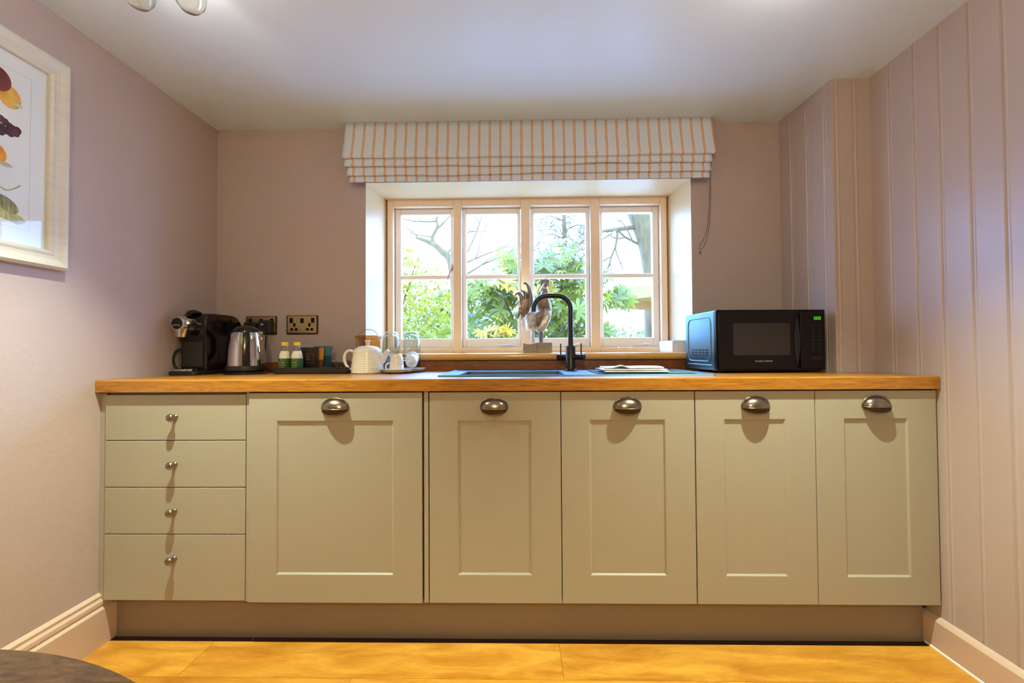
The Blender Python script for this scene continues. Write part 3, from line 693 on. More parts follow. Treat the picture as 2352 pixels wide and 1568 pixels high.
hp = [(-.058, 0, .091), (-.078, 0, .0985), (-.0955, 0, .087), (-.1010, 0, .062), (-.0930, 0, .036), (-.0760, 0, .0185), (-.0620, 0, .022)]
obj('handle', tube(B(), spline(hp, 7), .0062, 14), m_white, tp, smooth=1)
spp = spline([(.046, 0, .044), (.062, 0, .056), (.073, 0, .072), (.082, 0, .089), (.091, 0, .0985)], 5)
obj('spout', tube(B(), spp, [.0210-.0140*(i/(len(spp)-1))**.8 for i in range(len(spp))], 18), m_white, tp, smooth=1)
# amber lidded bucket
ab = T('lidded_bucket', 'amber translucent lidded bucket with a thin copper handle behind the teapot', 'bucket', (-.705, 2.078, ZW))
obj('body', lathe(B(), [(.0001, .0005), (.052, .0005), (.053, .003), (.0555, .1520)], n=48), m_amber, ab, smooth=.8)
obj('lid', lathe(B(), [(.0590, .1525), (.0600, .154), (.0600, .1640), (.0585, .1660), (.0001, .1660)], n=48), m_amber, ab, smooth=.8)
obj('bail_handle', tube(B(), [(.044*math.cos(a), 0, .1650+.030*math.sin(a)) for a in [PI*i/24 for i in range(25)]], .0013, 8), m_copper, ab, smooth=1)
def tumbler(x, y, lab, z=ZW, h=.185, r=.040):
    g = T('glass_carafe', lab, 'glass', (x, y, z), 0, 'upturned clear glass carafes by the window')
    obj('glass', lathe(B(), [(r*.86, .0005), (r*.88, .006), (r, .050), (r*1.02, h*.55), (r, h-.040), (r*.92, h-.020), (r*.74, h-.006), (r*.45, h), (.0001, h)], n=40, cap=False), m_clear, g, smooth=1)
    obj('inner_wall', lathe(B(), [(r*.82, .001), (r*.84, .006), (r*.95, .050), (r*.96, h*.55), (r*.93, h-.044), (r*.82, h-.026), (r*.5, h-.014), (.0001, h-.013)], n=40, cap=False), m_clear, g, smooth=1)
tumbler(-.6000, 2.085, 'upturned clear glass carafe between the amber bucket and the cups')
tumbler(-.5080, 2.097, 'upturned clear glass carafe nearest the window, behind the tilted cup')
jg = T('grey_jug', 'small blue-grey ceramic pot between the teapot spout and the cups', 'jug', (-.604, 2.020, ZW))
obj('pot', lathe(B(), [(.0001, .0004), (.022, .0004), (.025, .004), (.0255, .060), (.0225, .074), (.0180, .079), (.0001, .080)], n=32), m_greyc, jg, smooth=.9)
def saucer(x, y, z, lab, r=.068, grp='white saucers stacked under the cups'):
    return own('saucer', lathe(B(), [(.0001, z+.0002), (r*.50, z+.0002), (r*.54, z+.0035), (r*.8, z+.0060), (r*.99, z+.0105), (r, z+.0120), (r*.985, z+.0125), (r*.78, z+.0085), (r*.5, z+.0062), (.0001, z+.0062)], (x, y, 0), n=48), m_white, lab, 'saucer', grp, smooth=1)
CX, CY = -.530, 1.930
saucer(CX, CY, ZW, 'lower of the two white saucers under the upturned cup'); saucer(CX, CY, ZW+.0066, 'upper of the two white saucers under the upturned cup')
C2X, C2Y = -.4950, 2.035
saucer(C2X, C2Y, ZW, 'lower of the two white saucers under the tilted cup', .063); saucer(C2X+.002, C2Y, ZW+.0066, 'upper of the two white saucers under the tilted cup', .063)
def cup(loc, rot, lab, mark=False):
    c = T('coffee_cup', lab, 'cup', loc, 0, 'white coffee cups beside the teapot'); c.rotation_euler = rot
    pf = [(.0001, 0), (.0185, 0), (.0200, .002), (.0250, .010), (.0280, .024), (.0292, .0440), (.0293, .0448), (.0288, .0452), (.0296, .0458), (.0305, .0680), (.0297, .0685), (.0278, .044), (.0265, .024), (.0232, .011), (.0180, .005), (.0001, .005)]
    obj('bowl', lathe(B(), pf, n=44), m_white, c, smooth=1)
    obj('handle', tube(B(), spline([(-.0285, 0, .064), (-.038, 0, .066), (-.0455, 0, .057), (-.043, 0, .044), (-.033, 0, .038), (-.0275, 0, .0385)], 6), .0033, 10), m_white, c, smooth=1)
    if mark:
        mb = text_bm('NEXT', .0072)
        for v in mb.verts: v.co = (v.co.x, -v.co.z, v.co.y-.0004)
        obj('base_mark', mb, mat('blue_print', srgb(60, 80, 110), .5), c)
    return c
zt = ZW+.0066+.0062
cup((CX-.002, CY, zt+.0687), (PI, 0, .25), 'upturned white cup on the front saucers beside the teapot spout')
c3 = cup((C2X+.010, C2Y-.046, zt+.0262), (math.radians(-68), 0, math.radians(8)), 'white cup tipped on its side on the rear saucers, base facing out', True)

# ================================================================== ROOSTER ON THE SILL
RY = 2.235
def rp_(x, y, Y=RY): return aY(1180+x/8.48, 630+y/8.48, Y)
rs = T('rooster_sculpture', 'metal rooster sculpture on a pale wood block standing on the window sill', 'sculpture', tuple(Vector((rp_(460, 1515).x, RY, .9955))))
def poly_solid(pts, th, Y=RY, bulge=.5, n=2):
    """outline in crop pixels -> a puffed plate of real thickness"""
    P = [rp_(x, y, Y) for x, y in pts]; c = sum(P, Vector())/len(P)
    bm = B(); rings = []
    for sc_, yy in ((.0, -1.0), (.45, -.92), (.75, -.70), (.93, -.38), (1, 0), (.93, .38), (.75, .70), (.45, .92), (.0, 1.0)):
        k = max(sc_, .02)
        rings.append([Vector((c.x+(p.x-c.x)*k, Y+yy*th/2, c.z+(p.z-c.z)*k)) for p in P])
    return loft(bm, rings)
obj('body', poly_solid([(215, 860), (260, 770), (340, 715), (430, 705), (520, 690), (640, 560), (720, 600), (738, 700), (720, 860), (670, 980), (600, 1120), (480, 1130), (420, 1100), (395, 1030), (345, 1050), (300, 1105), (262, 1118), (240, 1060)], .075), m_metal, rs, world=True, smooth=1.0)
obj('breast', poly_solid([(440, 640), (460, 480), (520, 400), (520, 330), (560, 260), (640, 250), (680, 320), (700, 480), (735, 600), (738, 720), (690, 740), (620, 770), (560, 860), (510, 910)], .085), m_rust, rs, world=True, smooth=1.0)
obj('wing', poly_solid([(400, 820), (440, 760), (520, 700), (600, 640), (620, 720), (560, 830), (520, 900), (470, 1000), (440, 1030), (410, 960)], .030, RY-.040), m_rust, rs, world=True, smooth=1.0)
obj('breast_plate', poly_solid([(505, 940), (560, 850), (620, 780), (720, 740), (728, 820), (680, 960), (600, 1110), (500, 1125), (450, 1080)], .022, RY-.038), m_metal, rs, world=True, smooth=1.0)
hd = obj('head', poly_solid([(500, 340), (505, 290), (540, 240), (560, 180), (600, 150), (650, 170), (670, 215), (660, 260), (672, 300), (665, 345), (600, 352)], .045), m_metal, rs, world=True, smooth=1.0)
obj('comb', poly_solid([(530, 240), (515, 150), (535, 90), (555, 120), (575, 85), (590, 110), (612, 55), (628, 105), (655, 60), (668, 110), (698, 100), (685, 170), (690, 235), (650, 240), (620, 180), (570, 190)], .014), m_irond, hd, world=True, smooth=.8)
obj('eye_patch', poly_solid([(580, 215), (610, 160), (655, 180), (665, 220), (640, 250), (600, 245)], .014, RY-.022), m_rust, hd, world=True, smooth=1)
tl = obj('tail', poly_solid([(215, 820), (150, 900), (142, 780), (120, 740), (85, 790), (95, 860), (75, 865), (62, 800), (85, 700), (105, 560), (110, 470), (170, 430), (210, 380), (250, 370), (280, 420), (335, 400), (330, 640), (310, 720)], .030), m_rust, rs, world=True, smooth=1.0)
for nm, pp, rr in (('tail_plume', [(310, 640), (325, 500), (320, 380), (290, 250), (250, 190), (215, 170), (190, 185)], [.012, .013, .0115, .009, .006, .006, .004]),
                   ('tail_plume', [(230, 480), (235, 400), (205, 350), (165, 320), (140, 298)], [.012, .011, .009, .004, .001]),
                   ('tail_plume', [(150, 500), (140, 420), (95, 370), (50, 385), (20, 420)], [.011, .010, .008, .006, .002]),
                   ('tail_plume', [(130, 640), (90, 540), (60, 560), (35, 580)], [.010, .008, .006, .002])):
    P = spline([rp_(x, y, RY-.004) for x, y in pp], 5); R_ = [rr[min(int(i/5), len(rr)-1)]*(1-(i % 5)/5)+rr[min(int(i/5)+1, len(rr)-1)]*((i % 5)/5) for i in range(len(P))]
    obj(nm, tube(B(), P, R_, 10), m_irond if pp[0][0] != 130 else m_metal, tl, world=True, smooth=1)
obj('leg', tube(B(), spline([rp_(x, y, RY-.02) for x, y in ((370, 880), (375, 1050), (378, 1180), (372, 1340))], 4), [.010, .0098, .0095, .0092, .009, .0085, .0080, .0077, .0074, .007, .0065, .0060, .0055], 12), m_metal, rs, world=True, smooth=1)
obj('leg', tube(B(), spline([rp_(x, y, RY+.01) for x, y in ((535, 1080), (532, 1180), (530, 1250), (535, 1340))], 4), [.0125]*5+[.0115]*4+[.0100]*4, 14), m_irond, rs, world=True, smooth=1)
zb = .9955; a = rp_(180, 1400); b = rp_(435, 1400); c = rp_(736, 1400); zt_ = rp_(600, 1330).z
top = [(a.x, zt_-.001)]+[(a.x+(b.x-a.x)*t, zt_-.001-.0065*math.sin(PI*t)) for t in (.15, .3, .5, .7, .85)]+[(b.x-.0005, zt_)]
obj('wood_block', prism(B(), [(a.x, zb), (b.x-.0005, zb)]+list(reversed(top)), 'y', RY-.052, RY+.035), m_grain, rs, world=True, bevel=.0015)
obj('wood_block', bx(b.x+.0005, c.x, RY-.052, RY+.035, zb, zt_), m_grain, rs, world=True, bevel=.0015)

# ================================================================== ROMAN BLIND
def blind_mat():
    m = bpy.data.materials.new('striped_blind_fabric'); m.use_nodes = True; n = m.node_tree.nodes; L = m.node_tree.links; p = n['Principled BSDF']
    p.inputs['Roughness'].default_value = .85; p.inputs['Specular IOR Level'].default_value = .2
    uv = n.new('ShaderNodeUVMap'); sp = n.new('ShaderNodeSeparateXYZ'); L.new(uv.outputs[0], sp.inputs[0])
    def M(op, a, b=None, c=None):
        q = n.new('ShaderNodeMath'); q.operation = op
        for k, v in enumerate((a, b, c)):
            if v is None: continue
            if isinstance(v, (int, float)): q.inputs[k].default_value = v
            else: L.new(v, q.inputs[k])
        return q.outputs[0]
    u = M('MULTIPLY', sp.outputs[0], 1); v = sp.outputs[1]
    s = M('ABSOLUTE', M('SUBTRACT', M('MODULO', M('ADD', u, 1.0), .0492), .0246))          # distance from the stripe centre
    line = M('LESS_THAN', M('ABSOLUTE', M('SUBTRACT', s, .0034)), .0014)                    # two stitched lines
    band = M('LESS_THAN', s, .0042)
    dot = M('GREATER_THAN', M('MODULO', M('ADD', v, 3.0), .0115), .0042)
    dots = M('MULTIPLY', line, dot)
    mix1 = n.new('ShaderNodeMix'); mix1.data_type = 'RGBA'; mix1.inputs[6].default_value = (.72, .80, .92, 1); mix1.inputs[7].default_value = (.85, .62, .42, 1); L.new(band, mix1.inputs[0])
    mix2 = n.new('ShaderNodeMix'); mix2.data_type = 'RGBA'; mix2.inputs[7].default_value = (*srgb(206, 112, 40), 1); L.new(mix1.outputs[2], mix2.inputs[6]); L.new(dots, mix2.inputs[0])
    tr = n.new('ShaderNodeBsdfTranslucent'); L.new(mix2.outputs[2], tr.inputs[0]); L.new(mix2.outputs[2], p.inputs['Base Color'])
    ms = n.new('ShaderNodeMixShader'); ms.inputs[0].default_value = .12; L.new(p.outputs[0], ms.inputs[1]); L.new(tr.outputs[0], ms.inputs[2])
    L.new(ms.outputs[0], n['Material Output'].inputs[0])
    return m
m_blind = blind_mat()
bld = T('roman_blind', 'raised roman blind with orange stitched stripes above the window', 'blind', (.037, 2.10, 1.80))
def tier(x0, x1, pts, wav, ph, v0, flare=0):
    """pts: (y, z) profile downwards; the lower edge waves a little along the width"""
    bm = B(); N = 110; uvl = bm.loops.layers.uv.new('UVMap'); cols = []
    ds = [0]
    for p, q in zip(pts, pts[1:]): ds.append(ds[-1]+math.hypot(p[0]-q[0], p[1]-q[1]))
    for i in range(N+1):
        u = i/N; x = x0+(x1-x0)*u
        wv = wav*(math.sin(7.1*u+ph)+.6*math.sin(15.3*u+2*ph)+.35*math.sin(31*u+ph*3))
        col = []
        for k, (y, z) in enumerate(pts):
            f = min(1, ds[k]/ds[-1]*1.3)
            fl = flare*f*(-1 if u < .5 else 1)*max(0, abs(u-.5)*2-.7)/.3
            col.append((bm.verts.new((x+fl, y-abs(wv)*.8*f, z+wv*f)), x, v0+ds[k]))
        cols.append(col)
    for a, b in zip(cols, cols[1:]):
        for k in range(len(pts)-1):
            f = bm.faces.new((a[k][0], b[k][0], b[k+1][0], a[k+1][0]))
            for lp, q in zip(f.loops, (a[k], b[k], b[k+1], a[k+1])): lp[uvl].uv = (q[1], q[2])
    return bm
BL = .8215
def curl(y, z, r=.005): return [(y, z+r), (y+r*.25, z+r*.3), (y+r, z), (y+2*r, z+r*.4), (y+2.4*r, z+r*2), (y+2.6*r, z+.018)]
t1 = [(2.104, ZC-.0005), (2.100, 2.05), (2.092, 1.99), (2.083, 1.95)]+curl(2.074, 1.9025, .009)
t2 = [(2.094, 1.935), (2.088, 1.905)]+curl(2.080, 1.8680, .0075)
t3 = [(2.100, 1.895), (2.095, 1.872)]+curl(2.087, 1.8290, .0075)
t4 = [(2.108, 1.860), (2.103, 1.838), (2.099, 1.82)]+curl(2.098, 1.8020, .003)
for pts, x0, x1, wv, ph, fl, v0 in ((t1, -.8225, .8985, .0024, .4, .004, 0), (t2, -.8180, .8820, .0034, 1.7, .002, .2), (t3, -.8090, .8800, .0030, 3.0, 0, .3), (t4, -.8010, .8785, .0004, 0, 0, .4)):
    obj('fabric_fold', tier(x0, x1, pts, wv, ph, v0, fl), m_blind, bld, world=True, smooth=3.2, solid=.0014)
obj('headrail', bx(-.815, .892, 2.112, 2.150, 2.050, ZC-.0006), m_white2, bld, world=True)
m_chain = mat('dark_bead_chain', srgb(74, 64, 60), .4, .5)
def chain(pts, name):
    P = spline(pts, 14); bm = B(); L = 0; last = None
    for p in P:
        if last is None or (p-last).length >= .0042:
            bmesh.ops.create_icosphere(bm, subdivisions=1, radius=.0018, matrix=Matrix.Translation(p)); last = p
    tube(bm, P, .0007, 5)
    return obj(name, bm, m_chain, bld, world=True, smooth=3.2)
Yc = 2.122
pc = lambda x, y: aY(x, y, Yc)
chain([pc(1631, 372), pc(1630, 430), pc(1629, 480), pc(1626, 515), pc(1618, 545), pc(1608, 562), pc(1606, 572)], 'bead_chain')
chain([pc(1633, 372), pc(1632.5, 430), pc(1632, 480), pc(1629, 520), pc(1623, 550), pc(1616, 567), pc(1611, 572), pc(1607, 571)], 'bead_chain')
q = pc(1608, 580); obj('chain_weight', lathe(B(), [(.0001, .010), (.0022, .008), (.0034, 0), (.0030, -.006), (.0001, -.007)], q, n=14), m_chain, bld, world=True, smooth=1)

# ================================================================== PICTURE ON THE LEFT WALL
PY0, PY1, PZ0, PZ1 = .88, 1.4185, 1.2685, 1.9285
pf = T('framed_print', 'fruit print in a wide ivory frame hanging on the left wall', 'picture', (XL, (PY0+PY1)/2, PZ0))
def frame_bm():
    bm = B(); prof = [(0, .0005), (0, .022), (.008, .028), (.018, .026), (.030, .020), (.040, .018), (.048, .020), (.056, .015), (.058, .008), (.058, .0005)]
    rings = []
    for ins, d in prof:
        rings.append([(XL+d, PY0+ins, PZ0+ins), (XL+d, PY1-ins, PZ0+ins), (XL+d, PY1-ins, PZ1-ins), (XL+d, PY0+ins, PZ1-ins)])
    rings.append(rings[0]); return loft(bm, rings, cap=False)
obj('frame', frame_bm(), m_frameW, pf, world=True)
PI_ = .0575
obj('print_paper', bx(XL+.0008, XL+.0060, PY0+PI_, PY1-PI_, PZ0+PI_, PZ1-PI_), m_paper, pf, world=True)
bm = B(); a0, a1, b0, b1 = PY0+PI_+.045, PY1-PI_-.045, PZ0+PI_+.045, PZ1-PI_-.045
for (p, q, r_, s_) in ((a0, a1, b0, b0+.0015), (a0, a1, b1-.0015, b1), (a0, a0+.0015, b0, b1), (a1-.0015, a1, b0, b1)): box(bm, XL+.0060, XL+.0064, p, q, r_, s_)
obj('plate_mark', bm, mat('pale_grey_line', srgb(205, 210, 212), .7), pf, world=True)
XP = XL+.0062
def fruit(name, cx, cy, rx, ry, m, rot=0, n=28, wob=0):
    c = aX(cx, cy, XP); k = abs((aX(cx+1, cy, XP)-aX(cx, cy, XP)).y); kz = abs((aX(cx, cy+1, XP)-aX(cx, cy, XP)).z); bm = B()
    P = []
    for i in range(n):
        a = 2*PI*i/n; w_ = 1+wob*math.sin(5*a); u, v = rx*k*math.cos(a)*w_, ry*kz*math.sin(a)*w_
        P.append((c.y+u*math.cos(rot)-v*math.sin(rot), c.z+u*math.sin(rot)+v*math.cos(rot)))
    prism(bm, P, 'x', XP, XP+.0006+.0002*random.random()); return obj(name, bm, m, pf, world=True)
def pm(n, c, c2, s=30, st=(1, 1, 1)): return mat(n, c, .7, var=.1, vscale=s, col2=c2, vstretch=st)
random.seed(4)
fruit('printed_fruit', -6, 178, 33, 28, pm('print_red', srgb(90, 24, 16), srgb(150, 50, 24), 20), .3)
fruit('printed_fruit', 22, 222, 27, 26, pm('print_yellow', srgb(190, 120, 20), srgb(240, 200, 90), 18), .2)
fruit('printed_fruit', 42, 243, 11, 4, pm('print_shade', srgb(180, 184, 170), srgb(200, 204, 196)), 0)
for i, (x, y) in enumerate(((2, 272), (12, 280), (4, 292), (22, 290), (14, 300), (30, 296), (24, 306), (36, 306), (40, 300), (2, 302))): fruit('printed_grape', x, y, 9, 8.5, pm('print_grape', srgb(52, 22, 36), srgb(96, 50, 66), 30))
fruit('printed_fruit', -8, 352, 23, 22, pm('print_orange', srgb(206, 120, 20), srgb(236, 160, 50), 18))
fruit('printed_fruit', 14, 378, 15, 5, pm('print_shade_warm', srgb(176, 172, 140), srgb(196, 194, 170)))
fruit('printed_fruit', 14, 468, 32, 15, pm('print_gourd', srgb(84, 88, 66), srgb(176, 180, 120), 24, (1, 6, 1)), -.5)
fruit('printed_fruit', 20, 494, 40, 13, pm('print_squash', srgb(140, 142, 84), srgb(206, 204, 140), 20, (1, 4, 1)), -.25, wob=.08)
bm = tube(B(), spline([aX(x, y, XP+.0008) for x, y in ((0, 428), (14, 436), (30, 434), (44, 428), (47, 426))], 5), .0012, 5); obj('printed_stem', bm, pm('print_stem', srgb(150, 156, 80), srgb(170, 176, 90)), pf, world=True)
obj('picture_glass', bx(XL+.0095, XL+.0105, PY0+PI_, PY1-PI_, PZ0+PI_, PZ1-PI_), m_pic, pf, world=True)

# ================================================================== CEILING LIGHTS
def ceiling_light(x, y, lab):
    c = T('ceiling_light', lab, 'ceiling light', (x, y, ZC), 0, 'glass cup ceiling lights')
    obj('ceiling_plate', lathe(B(), [(.0001, -.014), (.050, -.013), (.058, -.006), (.060, -.0002)], n=40), m_brass, c, smooth=.8)
    for k in range(3):
        a = math.radians(40+120*k); dx, dy = .075*math.cos(a), .062*math.sin(a)
        sh = obj('glass_shade', lathe(B(), [(.012, -.040), (.022, -.055), (.034, -.085), (.038, -.110), (.034, -.135), (.022, -.150), (.0001, -.153)], (dx, dy, .012), n=32, cap=False), m_lampglass, c, smooth=1)
        obj('lamp_holder', lathe(B(), [(.008, -.010), (.008, -.026), (.014, -.030), (.014, -.048), (.006, -.050)], (dx, dy, .008), n=20), m_brass, sh, smooth=.8)
    obj('spot_bulb', lathe(B(), [(.0001, -.058), (.010, -.056), (.012, -.050), (.010, -.014)], n=20), mat('bulb_glow', (.9, .8, .6), .3, emit=(1, .75, .45), estr=12), c, smooth=1)
    return c
ceiling_light(LAMPS[0][0], LAMPS[0][1], 'glass cup ceiling light over the left end of the worktop')
ceiling_light(LAMPS[1][0], LAMPS[1][1]-.04, 'glass cup ceiling light over the right end of the worktop')

pn = T('pendant_lamp', 'clear glass globe pendant lamp hanging behind the camera', 'pendant lamp', (-.05, -.75, ZC))
obj('ceiling_plate', lathe(B(), [(.0001, -.014), (.050, -.012), (.052, -.0002)], n=32), m_brass, pn, smooth=.8)
obj('rod', tube(B(), [(0, 0, -.013), (0, 0, -.22)], .005, 8), m_brass, pn, smooth=1)
obj('glass_globe', lathe(B(), [(.02, -.22)]+[(.12*math.sin(a), -.34+.12*math.cos(a)) for a in [.2+(PI-.2)*i/18 for i in range(19)]], n=36, cap=False), m_lampglass, pn, smooth=1)
# ================================================================== ROUND TABLE
tb = T('round_table', 'round brown wooden table in the near left corner', 'table', (-.5283, -.0062, 0))
obj('tabletop', lathe(B(), [(.0001, .690), (.425, .690), (.440, .696), (.4462, .706), (.4462, .716), (.4435, .7195), (.4400, .7200), (.0001, .7200)], n=160), m_table, tb, smooth=.6)
obj('pedestal', lathe(B(), [(.05, .05), (.06, .10), (.035, .30), (.045, .55), (.09, .689)], n=32), m_table, tb, smooth=.8)
for k in range(3):
    a = 2*PI*k/3+.4; obj('foot', tube(B(), spline([(0.03*math.cos(a), .03*math.sin(a), .14), (.16*math.cos(a), .16*math.sin(a), .10), (.30*math.cos(a), .30*math.sin(a), .022)], 5), .022, 10), m_table, tb, smooth=1)

# ================================================================== GARDEN OUTSIDE
m_lawn = mat('pale_gravel', (.68, .66, .56), .9, var=.1, vscale=3)
lw = own('garden_ground', bx(-30, 40, -40, 60, -.25, -.105), m_lawn, 'pale gravel ground outside the window', 'ground'); lw['kind'] = 'structure'
def leafmat(name, c, c2, island=.35, tr=.45):
    m = mat(name, c, .45, var=.1, vscale=1.5, col2=c2, island=island, spec=.5); n = m.node_tree.nodes; L = m.node_tree.links
    t = n.new('ShaderNodeBsdfTranslucent'); p = n['Principled BSDF']; L.new(p.inputs['Base Color'].links[0].from_socket, t.inputs[0])
    ms = n.new('ShaderNodeMixShader'); ms.inputs[0].default_value = tr; L.new(p.outputs[0], ms.inputs[1]); L.new(t.outputs[0], ms.inputs[2]); L.new(ms.outputs[0], n['Material Output'].inputs[0])
    return m
OV = [(0, 0), (.25, .18), (.5, .24), (.78, .14), (1, 0), (.78, -.14), (.5, -.24), (.25, -.18)]
OV3 = [(x, y, .12*abs(y)-.15*x*x) for x, y in OV]
def palmate(l=8):
    P = [(0, 0, 0)]; F_ = []
    for k in range(l):
        a = math.radians(-125+250*k/(l-1)); ln = 1-.28*abs(k-(l-1)/2)/((l-1)/2)
        d = Vector((math.cos(a), math.sin(a))); pn = Vector((-d.y, d.x)); b = len(P)
        for t, w_ in ((.36, .085), (.66, .115), (.86, .07)):
            for s in (-1, 1): q = d*t*ln+pn*w_*s; P.append((q.x, q.y, -.20*(t*ln)**2+.02))
        q = d*ln; P.append((q.x, q.y, -.26*ln*ln))
        F_ += [(0, b, b+1), (b, b+2, b+3, b+1), (b+2, b+4, b+5, b+3), (b+4, b+6, b+5)]
    return P, F_
def leaves(pts, size, shape, rnd, face=(0, -.5, .75), spread=.8, faces=None):
    V = []; Fs = []; fv = Vector(face).normalized()
    base = [Vector(p) for p in shape]
    for p in pts:
        nrm = (fv+Vector((rnd.gauss(0, spread), rnd.gauss(0, spread), rnd.gauss(0, spread)))).normalized()
        t = nrm.cross(Vector((rnd.gauss(0, 1), rnd.gauss(0, 1), rnd.gauss(0, 1)))).normalized(); b = nrm.cross(t); s = size*rnd.uniform(.65, 1.25); o = len(V)
        for q in base: V.append(Vector(p)+(t*q.x+b*q.y+nrm*q.z)*s)
        if faces: Fs += [tuple(o+i for i in f) for f in faces]
        else: Fs.append(tuple(range(o, o+len(base))))
    me = bpy.data.meshes.new('foliage'); me.from_pydata(V, [], Fs); return me
def fol(name, me, m, parent):
    o = bpy.data.objects.new(name, me); C.objects.link(o); me.materials.append(m); o.parent = parent
    me.transform(Matrix.Translation(-root_loc(parent))); return o
def cloud(rnd, n, c, r, shell=.35):
    out = []
    while len(out) < n:
        v = Vector((rnd.gauss(0, 1), rnd.gauss(0, 1), rnd.gauss(0, 1))).normalized()*(1-shell*rnd.random()**1.5)
        p = Vector((c[0]+v.x*r[0], c[1]+v.y*r[1], c[2]+v.z*r[2]))
        if p.z > -.1 and p.y > 2.62: out.append(p)
    return out
rnd = random.Random(21)
m_bark = mat('grey_bark', (.105, .066, .018), .9, var=.3, vscale=14, bump=.6, bscale=20, vstretch=(1, 1, .3))
def shrub(name, lab, cat, c, r, n, size, m, seed, shape=OV3, faces=None, shell=.4, grp=None, stems=6, face=(0, -.5, .75), spread=.8):
    rr = random.Random(seed); t = T(name, lab, cat, (c[0], c[1], -.1), 0, grp)
    fol('foliage', leaves(cloud(rr, n, c, r, shell), size, shape, rr, face, spread, faces), m, t)
    bm = B()
    for k in range(stems):
        e = Vector((c[0]+rr.uniform(-.6, .6)*r[0], c[1]+rr.uniform(-.5, .5)*r[1], c[2]+r[2]*rr.uniform(.2, .8)))
        s0 = Vector((c[0]+rr.uniform(-.1, .1), c[1], -.1)); tube(bm, spline([s0, s0.lerp(e, .5)+Vector((rr.uniform(-.1, .1), 0, .05)), e], 4), [.018-.0013*i for i in range(9)], 6)
    obj('stems', bm, m_bark, t, world=True, smooth=1); return t
m_l1 = leafmat('light_green_leaf', (.15, .165, .004), (.33, .28, .010))
m_l2 = leafmat('deep_green_leaf', (.060, .085, .003), (.19, .185, .006))
m_l3 = leafmat('yellow_green_leaf', (.36, .24, .006), (.50, .30, .012), .2)
m_l4 = leafmat('pale_far_leaf', (.17, .15, .045), (.24, .19, .06), .2)
m_l5 = leafmat('grey_green_needle', (.07, .055, .018), (.12, .09, .03), .25)
shrub('climbing_shrub', 'leafy light green shrub filling the left light of the window', 'shrub', (-1.28, 3.75, .92), (.86, .45, 1.04), 8500, .052, m_l1, 1)
shrub('dark_shrub', 'darker shrub behind the light green one, seen low in the second light', 'shrub', (-.75, 6.3, .55), (.85, .5, .95), 3600, .08, m_l2, 2)
PP, PF = palmate()
ft = T('big_leaf_shrub', 'shrub with large fingered leaves in the middle of the window', 'shrub', (.25, 5.0, -.1))
rr = random.Random(31); pts = []
cl = [(-.55, 1.20), (-.35, 1.55), (-.50, .80), (-.15, 1.30), (-.05, .70), (.05, 1.62), (.22, 1.15), (.30, 1.78), (.45, 1.40), (.15, .45), (.50, .80), (-.28, .42), (.62, 1.15), (.68, 1.60), (.70, .60), (-.02, 1.90), (.45, 1.98), (.60, 1.85), (-.25, 1.75), (.80, .95)]
for x, z in cl:
    for k in range(26): pts.append(Vector((x+rr.gauss(0, .13), 5.0+rr.gauss(0, .14), z+rr.gauss(0, .12))))
fol('foliage', leaves(pts, .145, PP, rr, (0, -.75, .55), .55, PF), m_l2, ft)
pts = [Vector((x+rr.gauss(0, .09), 4.62+rr.gauss(0, .05), z+rr.gauss(0, .08))) for x, z in ((-.25, 1.20), (-.12, 1.05), (-.32, 1.00), (.30, 1.65), (-.20, 1.72), (.12, .80)) for k in range(7)]
fol('yellow_leaves', leaves(pts, .125, PP, rr, (0, -.6, .6), .55, PF), m_l3, ft)
fol('side_leaves', leaves([Vector((x+rr.gauss(0, .03), 4.75, z+rr.gauss(0, .03))) for x, z in ((.93, 1.60), (1.02, 1.54), (.90, 1.50), (1.10, 1.55), (.88, .88), (.96, .92), (.86, 1.22)) for k in range(2)], .15, PP, rr, (0, -.75, .5), .4, PF), m_l2, ft)
bm = B()
for x, z in cl: tube(bm, spline([(.2+.2*x, 5.05, -.1), (.2+.5*x, 5.1, z*.5), (x, 5.0, z)], 4), [.020-.0012*i for i in range(9)], 6)
obj('stems', bm, m_bark, ft, world=True, smooth=1)
shrub('hedge', 'green hedge beyond the big leaved shrub', 'hedge', (-.4, 7.8, .8), (2.1, .6, 1.45), 9000, .11, m_l2, 7, stems=8)
shrub('low_border_plant', 'low green plants at the foot of the right light', 'plant', (2.05, 6.1, .82), (.80, .5, .34), 2600, .07, m_l1, 9)
shrub('far_bush', 'pale hazy bushes far off beyond the right light', 'bush', (2.9, 14.5, .6), (2.2, .8, 1.2), 3000, .16, m_l4, 11)
shrub('far_bush', 'pale far bush low behind the tree trunk', 'bush', (5.4, 17.5, .5), (2.0, .9, 1.3), 2500, .16, m_l4, 12)
# bare tree, thick trunk, conifer
def branches(bm, p, d, ln, r, depth, rr):
    P = [Vector(p)]; d = Vector(d).normalized()
    for k in range(5): d = (d+Vector((rr.gauss(0, .16), rr.gauss(0, .16), rr.gauss(0, .14)))).normalized(); P.append(P[-1]+d*ln/5)
    tube(bm, P, [r*(1-.12*i) for i in range(6)], 6)
    if depth > 0:
        for k in range(3):
            q = P[rr.choice((2, 3, 4, 5))]; nd = (d+Vector((rr.gauss(0, .75), rr.gauss(0, .5), rr.gauss(0, .6)))).normalized(); branches(bm, q, nd, ln*.68, r*.52, depth-1, rr)
rr = random.Random(14); bt = T('bare_tree', 'bare grey branching tree behind the left lights', 'tree', (-.95, 9.6, -.1))
Yb = 9.6; tk = spline([aY(1052, 700, Yb)-Vector((0, 0, 1.5)), aY(1040, 625, Yb), aY(1012, 575, Yb), aY(985, 556, Yb), aY(955, 545, Yb)], 5)
obj('trunk', tube(B(), tk, [.10-.0035*i for i in range(21)], 10), m_bark, bt, world=True, smooth=1)
